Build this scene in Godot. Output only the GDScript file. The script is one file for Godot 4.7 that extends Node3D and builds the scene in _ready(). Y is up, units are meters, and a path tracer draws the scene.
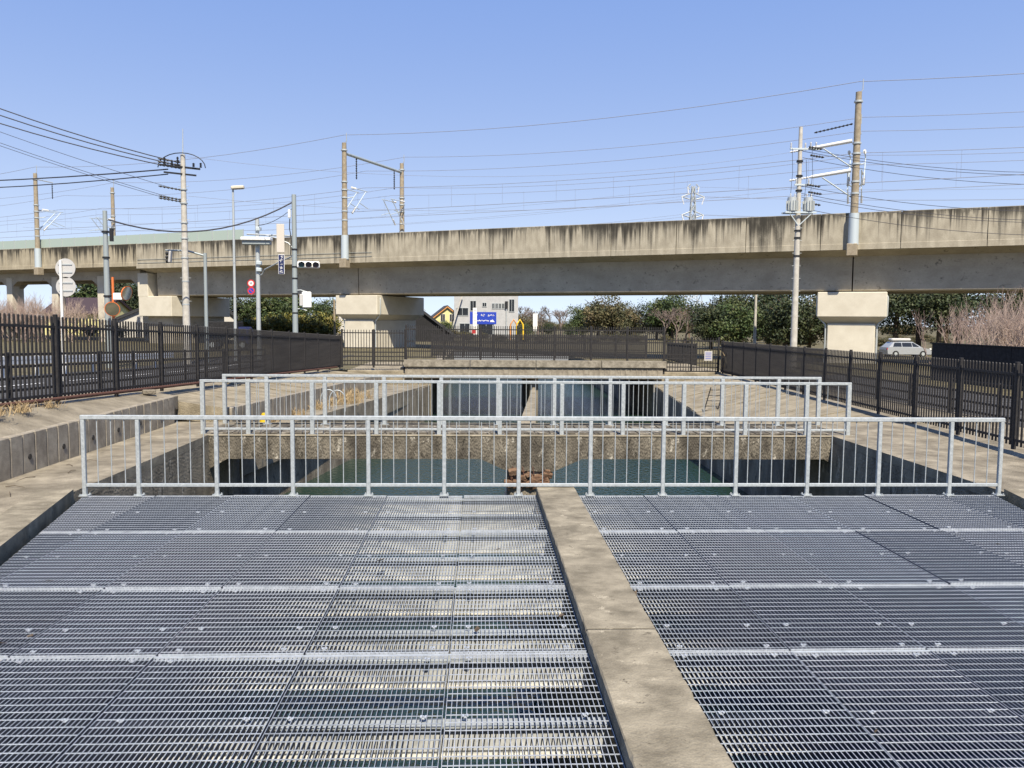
extends Node3D
# A canal intake with grating and railings, a railway viaduct behind it. Units are metres; the canal runs towards -z.

class MB:
	var v := PackedVector3Array()
	var n := PackedVector3Array()
	var uv := PackedVector2Array()
	var col := PackedColorArray()
	var tint := Color.WHITE
	var use_col := false
	func tri(a: Vector3, b: Vector3, c: Vector3, na: Vector3, nb: Vector3, nc: Vector3, ua := Vector2.ZERO, ub := Vector2.ZERO, uc := Vector2.ZERO) -> void:
		# a, b, c counter-clockwise from outside; stored clockwise
		v.append(a); v.append(c); v.append(b)
		n.append(na); n.append(nc); n.append(nb)
		uv.append(ua); uv.append(uc); uv.append(ub)
		if use_col:
			col.append(tint); col.append(tint); col.append(tint)
	func poly(p: Array, hint: Vector3, uvs: Array = []) -> void:
		var nn: Vector3 = (p[1] - p[0]).cross(p[2] - p[0])
		if nn.length_squared() < 1e-16 and p.size() > 3:
			nn = (p[2] - p[0]).cross(p[3] - p[0])
		nn = nn.normalized()
		var flip := nn.dot(hint) < 0.0
		if flip:
			nn = -nn
		for i in range(1, p.size() - 1):
			var j := i + 1
			var u0 := Vector2.ZERO
			var u1 := Vector2.ZERO
			var u2 := Vector2.ZERO
			if uvs:
				u0 = uvs[0]; u1 = uvs[i]; u2 = uvs[j]
			if flip:
				tri(p[0], p[j], p[i], nn, nn, nn, u0, u2, u1)
			else:
				tri(p[0], p[i], p[j], nn, nn, nn, u0, u1, u2)
	func hexa(p: Array) -> void:
		# eight corners: bottom four in a ring, then the top four above them
		var c := Vector3.ZERO
		for q in p: c += q
		c /= 8.0
		for f in [[0, 1, 2, 3], [4, 5, 6, 7], [0, 1, 5, 4], [1, 2, 6, 5], [2, 3, 7, 6], [3, 0, 4, 7]]:
			var m: Vector3 = (p[f[0]] + p[f[1]] + p[f[2]] + p[f[3]]) / 4.0
			poly([p[f[0]], p[f[1]], p[f[2]], p[f[3]]], m - c)
	func box(c: Vector3, s: Vector3, b := Basis()) -> void:
		var h := s / 2.0
		var p := []
		for q in [Vector3(-1, -1, -1), Vector3(1, -1, -1), Vector3(1, -1, 1), Vector3(-1, -1, 1), Vector3(-1, 1, -1), Vector3(1, 1, -1), Vector3(1, 1, 1), Vector3(-1, 1, 1)]:
			p.append(c + b * (q * h))
		hexa(p)
	func cbox(c: Vector3, s: Vector3, ch: float, b := Basis()) -> void:
		var h := s / 2.0
		var px := {}
		for sx in [-1, 1]:
			for sy in [-1, 1]:
				for sz in [-1, 1]:
					px[[0, sx, sy, sz]] = c + b * Vector3(sx * h.x, sy * (h.y - ch), sz * (h.z - ch))
					px[[1, sx, sy, sz]] = c + b * Vector3(sx * (h.x - ch), sy * h.y, sz * (h.z - ch))
					px[[2, sx, sy, sz]] = c + b * Vector3(sx * (h.x - ch), sy * (h.y - ch), sz * h.z)
					poly([px[[0, sx, sy, sz]], px[[1, sx, sy, sz]], px[[2, sx, sy, sz]]], b * Vector3(sx, sy, sz))
		for s1 in [-1, 1]:
			poly([px[[0, s1, -1, -1]], px[[0, s1, 1, -1]], px[[0, s1, 1, 1]], px[[0, s1, -1, 1]]], b * Vector3(s1, 0, 0))
			poly([px[[1, -1, s1, -1]], px[[1, 1, s1, -1]], px[[1, 1, s1, 1]], px[[1, -1, s1, 1]]], b * Vector3(0, s1, 0))
			poly([px[[2, -1, -1, s1]], px[[2, 1, -1, s1]], px[[2, 1, 1, s1]], px[[2, -1, 1, s1]]], b * Vector3(0, 0, s1))
			for s2 in [-1, 1]:
				poly([px[[0, s1, s2, -1]], px[[0, s1, s2, 1]], px[[1, s1, s2, 1]], px[[1, s1, s2, -1]]], b * Vector3(s1, s2, 0))
				poly([px[[0, s1, -1, s2]], px[[0, s1, 1, s2]], px[[2, s1, 1, s2]], px[[2, s1, -1, s2]]], b * Vector3(s1, 0, s2))
				poly([px[[1, -1, s1, s2]], px[[1, 1, s1, s2]], px[[2, 1, s1, s2]], px[[2, -1, s1, s2]]], b * Vector3(0, s1, s2))
	func beam(a: Vector3, c: Vector3, w: float, h: float) -> void:
		# a bar from a to c, w wide (sideways) and h high
		var d := (c - a).normalized()
		var side := d.cross(Vector3.UP)
		if side.length() < 0.01: side = Vector3.RIGHT
		side = side.normalized()
		var up := side.cross(d).normalized()
		box((a + c) / 2.0, Vector3(w, h, (c - a).length()), Basis(side, up, -d))
	func tube(pts: Array, r0: float, r1: float, seg := 8, caps := true) -> void:
		var rings := []
		var dirs := []
		var cnt := pts.size()
		var side := Vector3.ZERO
		for i in cnt:
			var d: Vector3 = (pts[mini(i + 1, cnt - 1)] - pts[maxi(i - 1, 0)]).normalized()
			if i == 0:
				side = d.cross(Vector3.UP)
				if side.length() < 0.05: side = d.cross(Vector3.RIGHT)
			side = (side - d * side.dot(d)).normalized()
			var up := side.cross(d)
			var r: float = lerpf(r0, r1, float(i) / maxf(1.0, cnt - 1))
			var ring := []
			var dd := []
			for k in seg:
				var a := TAU * k / seg
				var o := side * cos(a) + up * sin(a)
				ring.append(pts[i] + o * r)
				dd.append(o)
			rings.append(ring); dirs.append(dd)
		for i in cnt - 1:
			for k in seg:
				var j := (k + 1) % seg
				var a: Vector3 = rings[i][k]
				var b: Vector3 = rings[i][j]
				var c: Vector3 = rings[i + 1][j]
				var e: Vector3 = rings[i + 1][k]
				var outw: Vector3 = dirs[i][k] + dirs[i][j]
				if (b - a).cross(c - a).dot(outw) >= 0.0:
					tri(a, b, c, dirs[i][k], dirs[i][j], dirs[i + 1][j]); tri(a, c, e, dirs[i][k], dirs[i + 1][j], dirs[i + 1][k])
				else:
					tri(a, c, b, dirs[i][k], dirs[i + 1][j], dirs[i][j]); tri(a, e, c, dirs[i][k], dirs[i + 1][k], dirs[i + 1][j])
		if caps:
			poly(rings[0], pts[0] - pts[1])
			poly(rings[cnt - 1], pts[cnt - 1] - pts[cnt - 2])
	func prism(p2: Array, z0: float, z1: float, b := Transform3D()) -> void:
		# a polygon in x, y pushed from z0 to z1 (any simple polygon)
		var pk := PackedVector2Array(p2)
		var idx := Geometry2D.triangulate_polygon(pk)
		var cen := Vector2.ZERO
		for q in pk: cen += q
		cen /= pk.size()
		for i in range(0, idx.size(), 3):
			for z in [z0, z1]:
				var hint := b.basis * Vector3(0, 0, 1 if z == maxf(z0, z1) else -1)
				poly([b * Vector3(pk[idx[i]].x, pk[idx[i]].y, z), b * Vector3(pk[idx[i + 1]].x, pk[idx[i + 1]].y, z), b * Vector3(pk[idx[i + 2]].x, pk[idx[i + 2]].y, z)], hint)
		var ccw := not Geometry2D.is_polygon_clockwise(pk)
		for i in pk.size():
			var p := pk[i]
			var q := pk[(i + 1) % pk.size()]
			var o := Vector2(q.y - p.y, p.x - q.x)
			if not ccw: o = -o
			poly([b * Vector3(p.x, p.y, z0), b * Vector3(q.x, q.y, z0), b * Vector3(q.x, q.y, z1), b * Vector3(p.x, p.y, z1)], b.basis * Vector3(o.x, o.y, 0))
	func disc(c: Vector3, r: float, thick: float, axis: Vector3, seg := 20) -> void:
		tube([c - axis * thick / 2.0, c + axis * thick / 2.0], r, r, seg)
	func mesh() -> ArrayMesh:
		var a := []
		a.resize(Mesh.ARRAY_MAX)
		a[Mesh.ARRAY_VERTEX] = v; a[Mesh.ARRAY_NORMAL] = n; a[Mesh.ARRAY_TEX_UV] = uv
		if use_col: a[Mesh.ARRAY_COLOR] = col
		var m := ArrayMesh.new()
		m.add_surface_from_arrays(Mesh.PRIMITIVE_TRIANGLES, a)
		return m

var taken := {}
var M := {}
var rng := RandomNumberGenerator.new()

func numbered(called: String) -> String:
	var k: int = taken.get(called, 0)
	taken[called] = k + 1
	return called if k == 0 else "%s_%03d" % [called, k]

func thing(called: String, label: String, category: String, at := Vector3.ZERO, turn := 0.0, group := "") -> Node3D:
	var o := Node3D.new()
	o.name = numbered(called)
	add_child(o, true)
	o.position = at; o.rotation.y = turn
	meta(o, label, category, group)
	return o

func meta(o: Node3D, label: String, category: String, group := "") -> void:
	o.set_meta("label", label); o.set_meta("category", category)
	if group: o.set_meta("group", group)

func part(called: String, mesh: Mesh, m: Material, parent: Node3D, at := Vector3.ZERO, b := Basis()) -> MeshInstance3D:
	var o := MeshInstance3D.new()
	o.name = called; o.mesh = mesh; o.material_override = m
	parent.add_child(o, true)
	o.transform = Transform3D(b, at)
	return o

func solo(called: String, mesh: Mesh, m: Material, label: String, category: String, group := "", at := Vector3.ZERO) -> MeshInstance3D:
	var o := MeshInstance3D.new()
	o.name = numbered(called); o.mesh = mesh; o.material_override = m
	add_child(o, true)
	o.position = at
	meta(o, label, category, group)
	return o

func struct(called: String, mesh: Mesh, m: Material, label := "") -> MeshInstance3D:
	var o := MeshInstance3D.new()
	o.name = numbered(called); o.mesh = mesh; o.material_override = m
	add_child(o, true)
	o.set_meta("kind", "structure")
	if label: o.set_meta("label", label)
	return o

# ------------------------------------------------------------------ textures and materials

func noise_bytes(size: int, freq: float, sd: int, oct := 4, type := FastNoiseLite.TYPE_SIMPLEX_SMOOTH) -> PackedByteArray:
	var f := FastNoiseLite.new()
	f.noise_type = type; f.frequency = freq; f.seed = sd; f.fractal_octaves = oct
	var im := f.get_seamless_image(size, size)
	im.convert(Image.FORMAT_L8)
	return im.get_data()

func lin(r: float, g: float, b: float) -> Color:
	return Color(r, g, b).linear_to_srgb()

func blend_tex(size: int, sd: int, dark: Color, light: Color, coarse := 0.008, fine := 0.15, spot := Color(0, 0, 0), spot_amount := 0.0, pale := Color.WHITE, pale_amount := 0.0) -> ImageTexture:
	# dark and light are linear colours mixed by layered noise; spots and pale blooms on top
	var a := noise_bytes(size, coarse, sd, 5)
	var b := noise_bytes(size, fine, sd + 7, 3)
	var c := noise_bytes(size, coarse * 3.0, sd + 13, 5)
	var d := noise_bytes(size, coarse * 2.0, sd + 21, 5)
	var out := PackedByteArray()
	out.resize(size * size * 3)
	var ds := dark.linear_to_srgb()
	var ls := light.linear_to_srgb()
	var ss := spot.linear_to_srgb()
	var ps := pale.linear_to_srgb()
	for i in size * size:
		var t := clampf(((a[i] * 0.5 + b[i] * 0.26 + c[i] * 0.32) / 255.0 - 0.54) * 1.75 + 0.5, 0.0, 1.0)
		var k := ds.lerp(ls, t)
		if spot_amount > 0.0:
			var s := smoothstep(1.0 - spot_amount, 1.0 - spot_amount * 0.45, c[i] / 255.0 * 0.75 + b[i] / 255.0 * 0.3)
			k = k.lerp(ss, s * 0.85)
		if pale_amount > 0.0:
			var s2 := smoothstep(1.0 - pale_amount, 1.0 - pale_amount * 0.5, d[i] / 255.0 * 0.8 + b[i] / 255.0 * 0.25)
			k = k.lerp(ps, s2 * 0.8)
		out[i * 3] = int(k.r * 255.0); out[i * 3 + 1] = int(k.g * 255.0); out[i * 3 + 2] = int(k.b * 255.0)
	return ImageTexture.create_from_image(Image.create_from_data(size, size, false, Image.FORMAT_RGB8, out))

func bump_tex(size: int, freq: float, sd: int, strength := 4.0) -> ImageTexture:
	var im := Image.create_from_data(size, size, false, Image.FORMAT_L8, noise_bytes(size, freq, sd, 4))
	im.convert(Image.FORMAT_RGBA8)
	im.bump_map_to_normal_map(strength)
	return ImageTexture.create_from_image(im)

func tri_mat(called: String, tex: Texture2D, metres: float, rough := 0.9, bump: Texture2D = null, bump_scale := 0.6) -> StandardMaterial3D:
	var m := StandardMaterial3D.new()
	m.resource_name = called
	m.albedo_texture = tex
	m.roughness = rough
	m.metallic_specular = 0.35
	m.uv1_triplanar = true; m.uv1_world_triplanar = true
	m.uv1_scale = Vector3.ONE / metres
	if bump:
		m.normal_enabled = true; m.normal_texture = bump; m.normal_scale = bump_scale
	return m

func plain(called: String, c: Color, rough := 0.6, metal := 0.0) -> StandardMaterial3D:
	# c is a linear colour
	var m := StandardMaterial3D.new()
	m.resource_name = called
	m.albedo_color = c.linear_to_srgb(); m.roughness = rough; m.metallic = metal
	return m

func streak_tex(w: int, h: int, sd: int, base: Color, stain: Color, mould: float) -> ImageTexture:
	# weathered parapet concrete: mould that ran down from the coping in streaks of uneven length
	var f := FastNoiseLite.new()
	f.seed = sd; f.frequency = 0.02; f.fractal_octaves = 4
	var g := FastNoiseLite.new()
	g.seed = sd + 3; g.frequency = 0.011; g.fractal_octaves = 3
	var fine := noise_bytes(512, 0.12, sd + 5, 3)
	var big := noise_bytes(512, 0.012, sd + 9, 4)
	var bs := base.linear_to_srgb()
	var ss := stain.linear_to_srgb()
	var out := PackedByteArray()
	out.resize(w * h * 3)
	for x in w:
		var ang := TAU * x / w
		var cx := cos(ang) * w / TAU
		var cy := sin(ang) * w / TAU
		var thin := f.get_noise_2d(cx * 4.0, cy * 4.0) * 0.5 + 0.5
		var mid := f.get_noise_2d(cx * 1.1 + 900.0, cy * 1.1) * 0.5 + 0.5
		var hair := f.get_noise_2d(cx * 11.0, cy * 11.0 + 300.0) * 0.5 + 0.5
		var wide := g.get_noise_2d(cx * 0.28, cy * 0.28) * 0.5 + 0.5
		var length := clampf(((thin - 0.5) * 1.5 + (mid - 0.5) * 2.2 + (wide - 0.5) * 1.6) * 0.9 + 0.62, 0.1, 1.6)
		var strength := clampf((thin - 0.5) * 1.6 + (mid - 0.5) * 1.7 + (wide - 0.5) * 3.2 + 0.45, 0.03, 0.9) * mould
		for y in h:
			var t := float(y) / h
			var i := (y % 512) * 512 + (x % 512)
			var nz: float = fine[i] / 255.0
			var bg: float = big[((y / 2) % 512) * 512 + ((x * 2) % 512)] / 255.0
			var run := 1.0 - smoothstep(length * 0.2, length, t + (nz - 0.5) * 0.12 + (bg - 0.5) * 0.3)
			var k := bs.lerp(Color(bs.r * 0.78, bs.g * 0.77, bs.b * 0.76), bg * 0.8)
			k = k.lerp(Color(k.r * 0.86, k.g * 0.85, k.b * 0.83), nz * 0.7)
			k = k.lerp(ss, clampf(strength * run * (0.5 + 0.6 * nz) * (0.3 + 1.4 * bg) * (0.3 + 1.4 * hair), 0.0, 0.9))
			k = k.lerp(ss, clampf((1.0 - smoothstep(0.02, 0.06 + maxf(0.0, thin * 0.7 + mid * 0.8 + wide - 0.95), t + (bg - 0.5) * 0.22 + (nz - 0.5) * 0.1)) * (0.35 + wide * 0.9) * (0.3 + 1.2 * hair) * (0.35 + 1.3 * bg), 0.0, 0.88))
			var o := (y * w + x) * 3
			out[o] = int(k.r * 255.0); out[o + 1] = int(k.g * 255.0); out[o + 2] = int(k.b * 255.0)
	return ImageTexture.create_from_image(Image.create_from_data(w, h, false, Image.FORMAT_RGB8, out))

func make_materials() -> void:
	var bump := bump_tex(512, 0.09, 3, 5.0)
	var grain := bump_tex(512, 0.2, 5, 4.0)
	M.coping = tri_mat("coping concrete", blend_tex(1024, 11, Color(0.115, 0.1, 0.072), Color(0.335, 0.297, 0.222), 0.006, 0.25, Color(0.07, 0.06, 0.043), 0.27, Color(0.42, 0.375, 0.285), 0.24), 3.3, 0.92, grain, 0.22)
	M.coping.uv1_scale = Vector3(0.26, 0.3, 0.33)
	M.ledge = tri_mat("ledge concrete", blend_tex(1024, 23, Color(0.125, 0.108, 0.08), Color(0.33, 0.292, 0.222), 0.005, 0.22, Color(0.08, 0.07, 0.052), 0.27), 4.3, 0.95, grain, 0.3)
	M.wall = tri_mat("damp wall concrete", blend_tex(512, 31, Color(0.12, 0.104, 0.08), Color(0.32, 0.285, 0.22), 0.006, 0.14, Color(0.05, 0.046, 0.038), 0.34, Color(0.4, 0.37, 0.31), 0.28), 2.9, 0.9, grain, 0.6)
	M.wall.uv1_scale = Vector3(0.34, 0.16, 0.34)
	M.panel = tri_mat("precast panel concrete", blend_tex(512, 37, Color(0.19, 0.165, 0.13), Color(0.36, 0.325, 0.26), 0.008, 0.18, Color(0.11, 0.1, 0.08), 0.22), 1.9, 0.93, grain, 0.5)
	M.footslab = tri_mat("stained slab concrete", blend_tex(1024, 41, Color(0.05, 0.044, 0.035), Color(0.22, 0.196, 0.153), 0.005, 0.15, Color(0.02, 0.018, 0.014), 0.34, Color(0.5, 0.47, 0.4), 0.34), 2.2, 0.92, grain, 0.5)
	M.footslab.uv1_scale = Vector3(0.3, 0.13, 0.3)
	M.slope = tri_mat("revetment concrete", blend_tex(512, 43, Color(0.15, 0.128, 0.09), Color(0.36, 0.315, 0.23), 0.007, 0.17, Color(0.13, 0.11, 0.08), 0.2), 3.1, 0.94, grain, 0.6)
	M.girder = tri_mat("girder concrete", blend_tex(1024, 47, Color(0.3, 0.268, 0.21), Color(0.5, 0.452, 0.36), 0.006, 0.1, Color(0.09, 0.083, 0.07), 0.3), 16.3, 0.93)
	M.pier = tri_mat("pier concrete", blend_tex(512, 53, Color(0.5, 0.46, 0.37), Color(0.63, 0.59, 0.49), 0.006, 0.12, Color(0.4, 0.33, 0.22), 0.16), 6.1, 0.93)
	M.rust_break = tri_mat("broken rusty concrete", blend_tex(512, 59, Color(0.05, 0.028, 0.018), Color(0.33, 0.23, 0.15), 0.02, 0.2, Color(0.09, 0.03, 0.015), 0.45), 1.3, 0.95, bump, 1.0)
	M.kerb = tri_mat("bridge kerb concrete", blend_tex(512, 61, Color(0.13, 0.115, 0.09), Color(0.33, 0.3, 0.245), 0.012, 0.15, Color(0.08, 0.07, 0.05), 0.26), 2.6, 0.93)
	M.asphalt = tri_mat("asphalt", blend_tex(512, 67, Color(0.035, 0.035, 0.036), Color(0.1, 0.098, 0.095), 0.01, 0.3), 3.7, 0.95)
	M.earth = tri_mat("dry winter ground", blend_tex(512, 71, Color(0.06, 0.055, 0.03), Color(0.19, 0.155, 0.09), 0.012, 0.2, Color(0.06, 0.08, 0.03), 0.35), 5.7, 1.0)
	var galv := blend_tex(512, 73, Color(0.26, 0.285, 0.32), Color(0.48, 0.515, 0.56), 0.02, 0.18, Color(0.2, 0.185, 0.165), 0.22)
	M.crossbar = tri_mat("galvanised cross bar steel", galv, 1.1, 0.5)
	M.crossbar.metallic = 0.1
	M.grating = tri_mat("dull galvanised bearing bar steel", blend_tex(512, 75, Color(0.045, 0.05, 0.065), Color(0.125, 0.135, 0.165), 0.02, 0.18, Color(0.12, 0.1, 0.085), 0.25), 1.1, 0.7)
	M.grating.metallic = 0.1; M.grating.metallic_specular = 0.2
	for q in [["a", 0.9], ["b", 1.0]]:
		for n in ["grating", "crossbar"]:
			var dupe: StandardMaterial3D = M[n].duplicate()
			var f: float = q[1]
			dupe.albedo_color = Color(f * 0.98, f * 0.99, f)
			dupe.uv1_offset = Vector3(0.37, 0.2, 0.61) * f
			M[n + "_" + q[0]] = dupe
	M.beamsteel = tri_mat("silvery beam steel", blend_tex(256, 77, Color(0.3, 0.31, 0.31), Color(0.5, 0.515, 0.51), 0.02, 0.15, Color(0.24, 0.23, 0.21), 0.2), 1.3, 0.6)
	M.flange = tri_mat("galvanised beam steel", blend_tex(512, 79, Color(0.4, 0.385, 0.33), Color(0.68, 0.67, 0.62), 0.015, 0.15, Color(0.3, 0.24, 0.16), 0.26), 1.7, 0.6)
	M.flange.metallic = 0.1
	M.rail = tri_mat("galvanised railing steel", blend_tex(512, 83, Color(0.3, 0.33, 0.342), Color(0.49, 0.525, 0.54), 0.02, 0.2, Color(0.24, 0.25, 0.25), 0.2), 0.7, 0.5)
	M.rail.metallic = 0.3
	M.fence = tri_mat("dark brown fence paint", blend_tex(256, 89, Color(0.018, 0.017, 0.0175), Color(0.04, 0.038, 0.038), 0.03, 0.2), 1.1, 0.55)
	M.blackwall = tri_mat("dark board wall", blend_tex(512, 97, Color(0.012, 0.012, 0.013), Color(0.035, 0.035, 0.037), 0.02, 0.2), 2.0, 0.9)
	M.pole = tri_mat("pole concrete", blend_tex(256, 101, Color(0.36, 0.34, 0.3), Color(0.55, 0.53, 0.48), 0.02, 0.15), 2.3, 0.85)
	M.mast = tri_mat("weathered mast concrete", blend_tex(256, 103, Color(0.2, 0.165, 0.115), Color(0.4, 0.345, 0.26), 0.02, 0.15, Color(0.09, 0.075, 0.055), 0.3), 1.9, 0.85)
	M.parapet = StandardMaterial3D.new()
	M.parapet.resource_name = "weathered parapet concrete"
	M.parapet.albedo_texture = streak_tex(2048, 256, 5, Color(0.47, 0.432, 0.345), Color(0.04, 0.037, 0.031), 1.0)
	M.parapet.roughness = 0.93; M.parapet.metallic_specular = 0.3
	M.parapet_old = StandardMaterial3D.new()
	M.parapet_old.resource_name = "mouldy parapet concrete"
	M.parapet_old.albedo_texture = streak_tex(2048, 256, 19, Color(0.46, 0.412, 0.31), Color(0.035, 0.032, 0.026), 1.35)
	M.parapet_old.roughness = 0.93; M.parapet_old.metallic_specular = 0.3
	M.barrier = plain("noise barrier", Color(0.33, 0.4, 0.36), 0.6)
	M.steel = plain("pale grey steel", Color(0.45, 0.48, 0.48), 0.45, 0.3)
	M.polesteel = plain("grey green pole steel", Color(0.3, 0.34, 0.345), 0.5, 0.2)
	M.sleeve = plain("galvanised sleeve", Color(0.46, 0.52, 0.55), 0.55, 0.2)
	M.white = plain("white paint", Color(0.75, 0.75, 0.72), 0.5)
	M.offwhite = plain("beige sign back", Color(0.52, 0.48, 0.42), 0.6)
	M.signback = plain("sign back aluminium", Color(0.5, 0.49, 0.47), 0.5, 0.2)
	M.black = plain("black", Color(0.012, 0.012, 0.013), 0.5)
	M.lens = plain("unlit signal lens", Color(0.03, 0.012, 0.012), 0.3)
	M.greenlens = plain("unlit green lens", Color(0.01, 0.05, 0.045), 0.3)
	M.wire = plain("wire", Color(0.035, 0.035, 0.045), 0.6)
	M.thinwire = plain("bare wire", Color(0.22, 0.24, 0.3), 0.6)
	M.ceramic = plain("white insulator", Color(0.7, 0.7, 0.68), 0.25)
	M.orange = plain("orange paint", Color(0.62, 0.16, 0.04), 0.5)
	M.red = plain("sign red", Color(0.5, 0.03, 0.03), 0.45)
	M.blue = plain("sign blue", Color(0.02, 0.05, 0.38), 0.4)
	M.navy = plain("sign navy", Color(0.015, 0.022, 0.085), 0.45)
	M.mirror = plain("mirror", Color(0.6, 0.62, 0.64), 0.06, 1.0)
	M.rustpipe = tri_mat("rust red pipe", blend_tex(256, 107, Color(0.07, 0.034, 0.025), Color(0.14, 0.07, 0.05), 0.03, 0.2), 0.9, 0.8)
	M.yellow = plain("yellow plastic", Color(0.75, 0.5, 0.02), 0.5)
	M.housewall = plain("pale render", Color(0.52, 0.5, 0.46), 0.85)
	M.bldg = tri_mat("white building render", blend_tex(256, 109, Color(0.36, 0.365, 0.365), Color(0.44, 0.445, 0.445), 0.02, 0.1), 6.0, 0.85)
	M.glass = plain("dark window glass", Color(0.02, 0.024, 0.03), 0.12)
	M.roof = plain("dark slate roof", Color(0.035, 0.037, 0.042), 0.8)
	M.redroof = plain("dark red tile roof", Color(0.045, 0.027, 0.029), 0.7)
	M.orangetrim = plain("terracotta trim", Color(0.55, 0.25, 0.08), 0.8)
	M.yellowwall = plain("pale yellow render", Color(0.62, 0.58, 0.28), 0.85)
	M.carpaint = plain("silver car paint", Color(0.4, 0.42, 0.44), 0.25, 0.3)
	M.tyre = plain("tyre rubber", Color(0.015, 0.015, 0.015), 0.9)
	M.bark = tri_mat("bark", blend_tex(256, 113, Color(0.05, 0.038, 0.026), Color(0.16, 0.125, 0.09), 0.03, 0.2), 1.5, 1.0)
	M.drygrass = plain("dry grass", Color(0.5, 0.36, 0.17), 0.95)
	M.drygrass.vertex_color_use_as_albedo = true; M.drygrass.albedo_color = Color.WHITE
	M.leaf = plain("leaves", Color.WHITE, 0.7)
	M.leaf.vertex_color_use_as_albedo = true
	M.leaf.backlight_enabled = true; M.leaf.backlight = lin(0.03, 0.04, 0.01)
	M.twig = plain("bare twigs", Color.WHITE, 0.95)
	M.twig.vertex_color_use_as_albedo = true
	M.water = StandardMaterial3D.new()
	M.water.resource_name = "green canal water"
	M.water.albedo_color = lin(0.014, 0.034, 0.024)
	M.water.roughness = 0.03; M.water.metallic_specular = 0.5
	M.water.uv1_triplanar = true; M.water.uv1_world_triplanar = true
	M.water.uv1_scale = Vector3(0.45, 0.45, 0.24)
	M.water.normal_enabled = true; M.water.normal_texture = bump_tex(1024, 0.014, 131, 10.0); M.water.normal_scale = 0.8

# ------------------------------------------------------------------ the place

func left_edge(z: float) -> float:      # canal wall on the left, z is the distance ahead
	if z < 10.85: return -5.25 + (10.85 - z) * 0.222
	if z < 20.0: return -5.3
	return -5.3 + (z - 20.0) * 0.165

func right_edge(z: float) -> float:
	if z < 10.85: return 7.16 - (10.85 - z) * 0.222
	if z < 26.0: return 7.2
	return 7.2 + (z - 26.0) * 0.09

func ground_height(x: float, z: float) -> float:
	var l := lerpf(0.66, -0.06, clampf((z - 15.0) / 24.0, 0.0, 1.0))
	if z > 39.0: l = lerpf(-0.06, -0.35, clampf((z - 39.0) / 45.0, 0.0, 1.0))
	var r := lerpf(-0.06, -0.16, clampf((z - 15.0) / 24.0, 0.0, 1.0))
	if z > 39.0: r = lerpf(-0.16, -0.85, clampf((z - 39.0) / 36.0, 0.0, 1.0))
	return lerpf(l, r, clampf((x + 4.0) / 10.0, 0.0, 1.0))

func left_fence_x(z: float) -> float: return -7.43 + (z - 14.9) * 0.0419
func left_fence_y(z: float) -> float: return lerpf(0.77, -0.0, (z - 14.9) / 24.6)
func right_fence_x(z: float) -> float: return 9.85 + (z - 16.5) * 0.075
func right_fence_y(z: float) -> float: return lerpf(0.04, -0.12, (z - 16.5) / 23.0)

func build_ground() -> void:
	var st := MB.new()
	var xs := [-700.0, -200.0, -90.0, -50.0, -30.0, -20.0, -12.0, -7.9, -2.2, 8.3, 11.9, 16.0, 24.0, 36.0, 60.0, 120.0, 300.0, 800.0]
	var zs := [-12.0, -4.0, 0.0, 6.0, 11.0, 15.0, 20.0, 25.0, 30.0, 35.0, 39.2, 47.0, 55.0, 65.0, 75.0, 90.0, 120.0, 180.0, 320.0, 900.0]
	for i in xs.size() - 1:
		for j in zs.size() - 1:
			var x0: float = xs[i]
			var x1: float = xs[i + 1]
			var z0: float = zs[j]
			var z1: float = zs[j + 1]
			var mx := (x0 + x1) / 2.0
			if z1 < 39.5 and mx > -7.9 and mx < 11.9: continue
			if z0 > 39.0 and z1 < 75.5 and mx > -2.2 and mx < 8.3: continue
			st.poly([Vector3(x0, ground_height(x0, z0), -z0), Vector3(x1, ground_height(x1, z0), -z0), Vector3(x1, ground_height(x1, z1), -z1), Vector3(x0, ground_height(x0, z1), -z1)], Vector3.UP)
	struct("ground", st.mesh(), M.earth)
	# the road that passes the left bank and crosses the canal, and the path on the right bank
	st = MB.new()
	var zr := [2.0, 8.0, 12.0, 16.0, 20.0, 25.0, 30.0, 35.0, 39.0, 47.0, 58.0]
	for j in zr.size() - 1:
		var xq := [-16.5, -12.0, -8.6]
		for i in 2:
			var ps := []
			for q in [[i, j], [i + 1, j], [i + 1, j + 1], [i, j + 1]]:
				ps.append(Vector3(xq[q[0]], ground_height(xq[q[0]], zr[q[1]]) + 0.012, -zr[q[1]]))
			st.poly(ps, Vector3.UP)
	struct("road", st.mesh(), M.asphalt)
	st = MB.new()
	for j in zr.size() - 3:
		var ps := []
		for q in [[12.4, j], [17.4, j], [17.4, j + 1], [12.4, j + 1]]:
			ps.append(Vector3(q[0], ground_height(q[0], zr[q[1]]) + 0.012, -zr[q[1]]))
		st.poly(ps, Vector3.UP)
	struct("path", st.mesh(), M.asphalt)
	st = MB.new()
	for k in 9:
		var z := 14.0 + k * 4.0
		var ps := []
		for q in [[-12.66, z], [-12.5, z], [-12.5, z + 2.4], [-12.66, z + 2.4]]:
			ps.append(Vector3(q[0], ground_height(q[0], q[1]) + 0.03, -q[1]))
		st.poly(ps, Vector3.UP)
	struct("road_marking", st.mesh(), M.white)
	st = MB.new()
	st.poly([Vector3(-40, -2.25, 10), Vector3(40, -2.25, 10), Vector3(40, -2.25, -82), Vector3(-40, -2.25, -82)], Vector3.UP)
	struct("water", st.mesh(), M.water)

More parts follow.
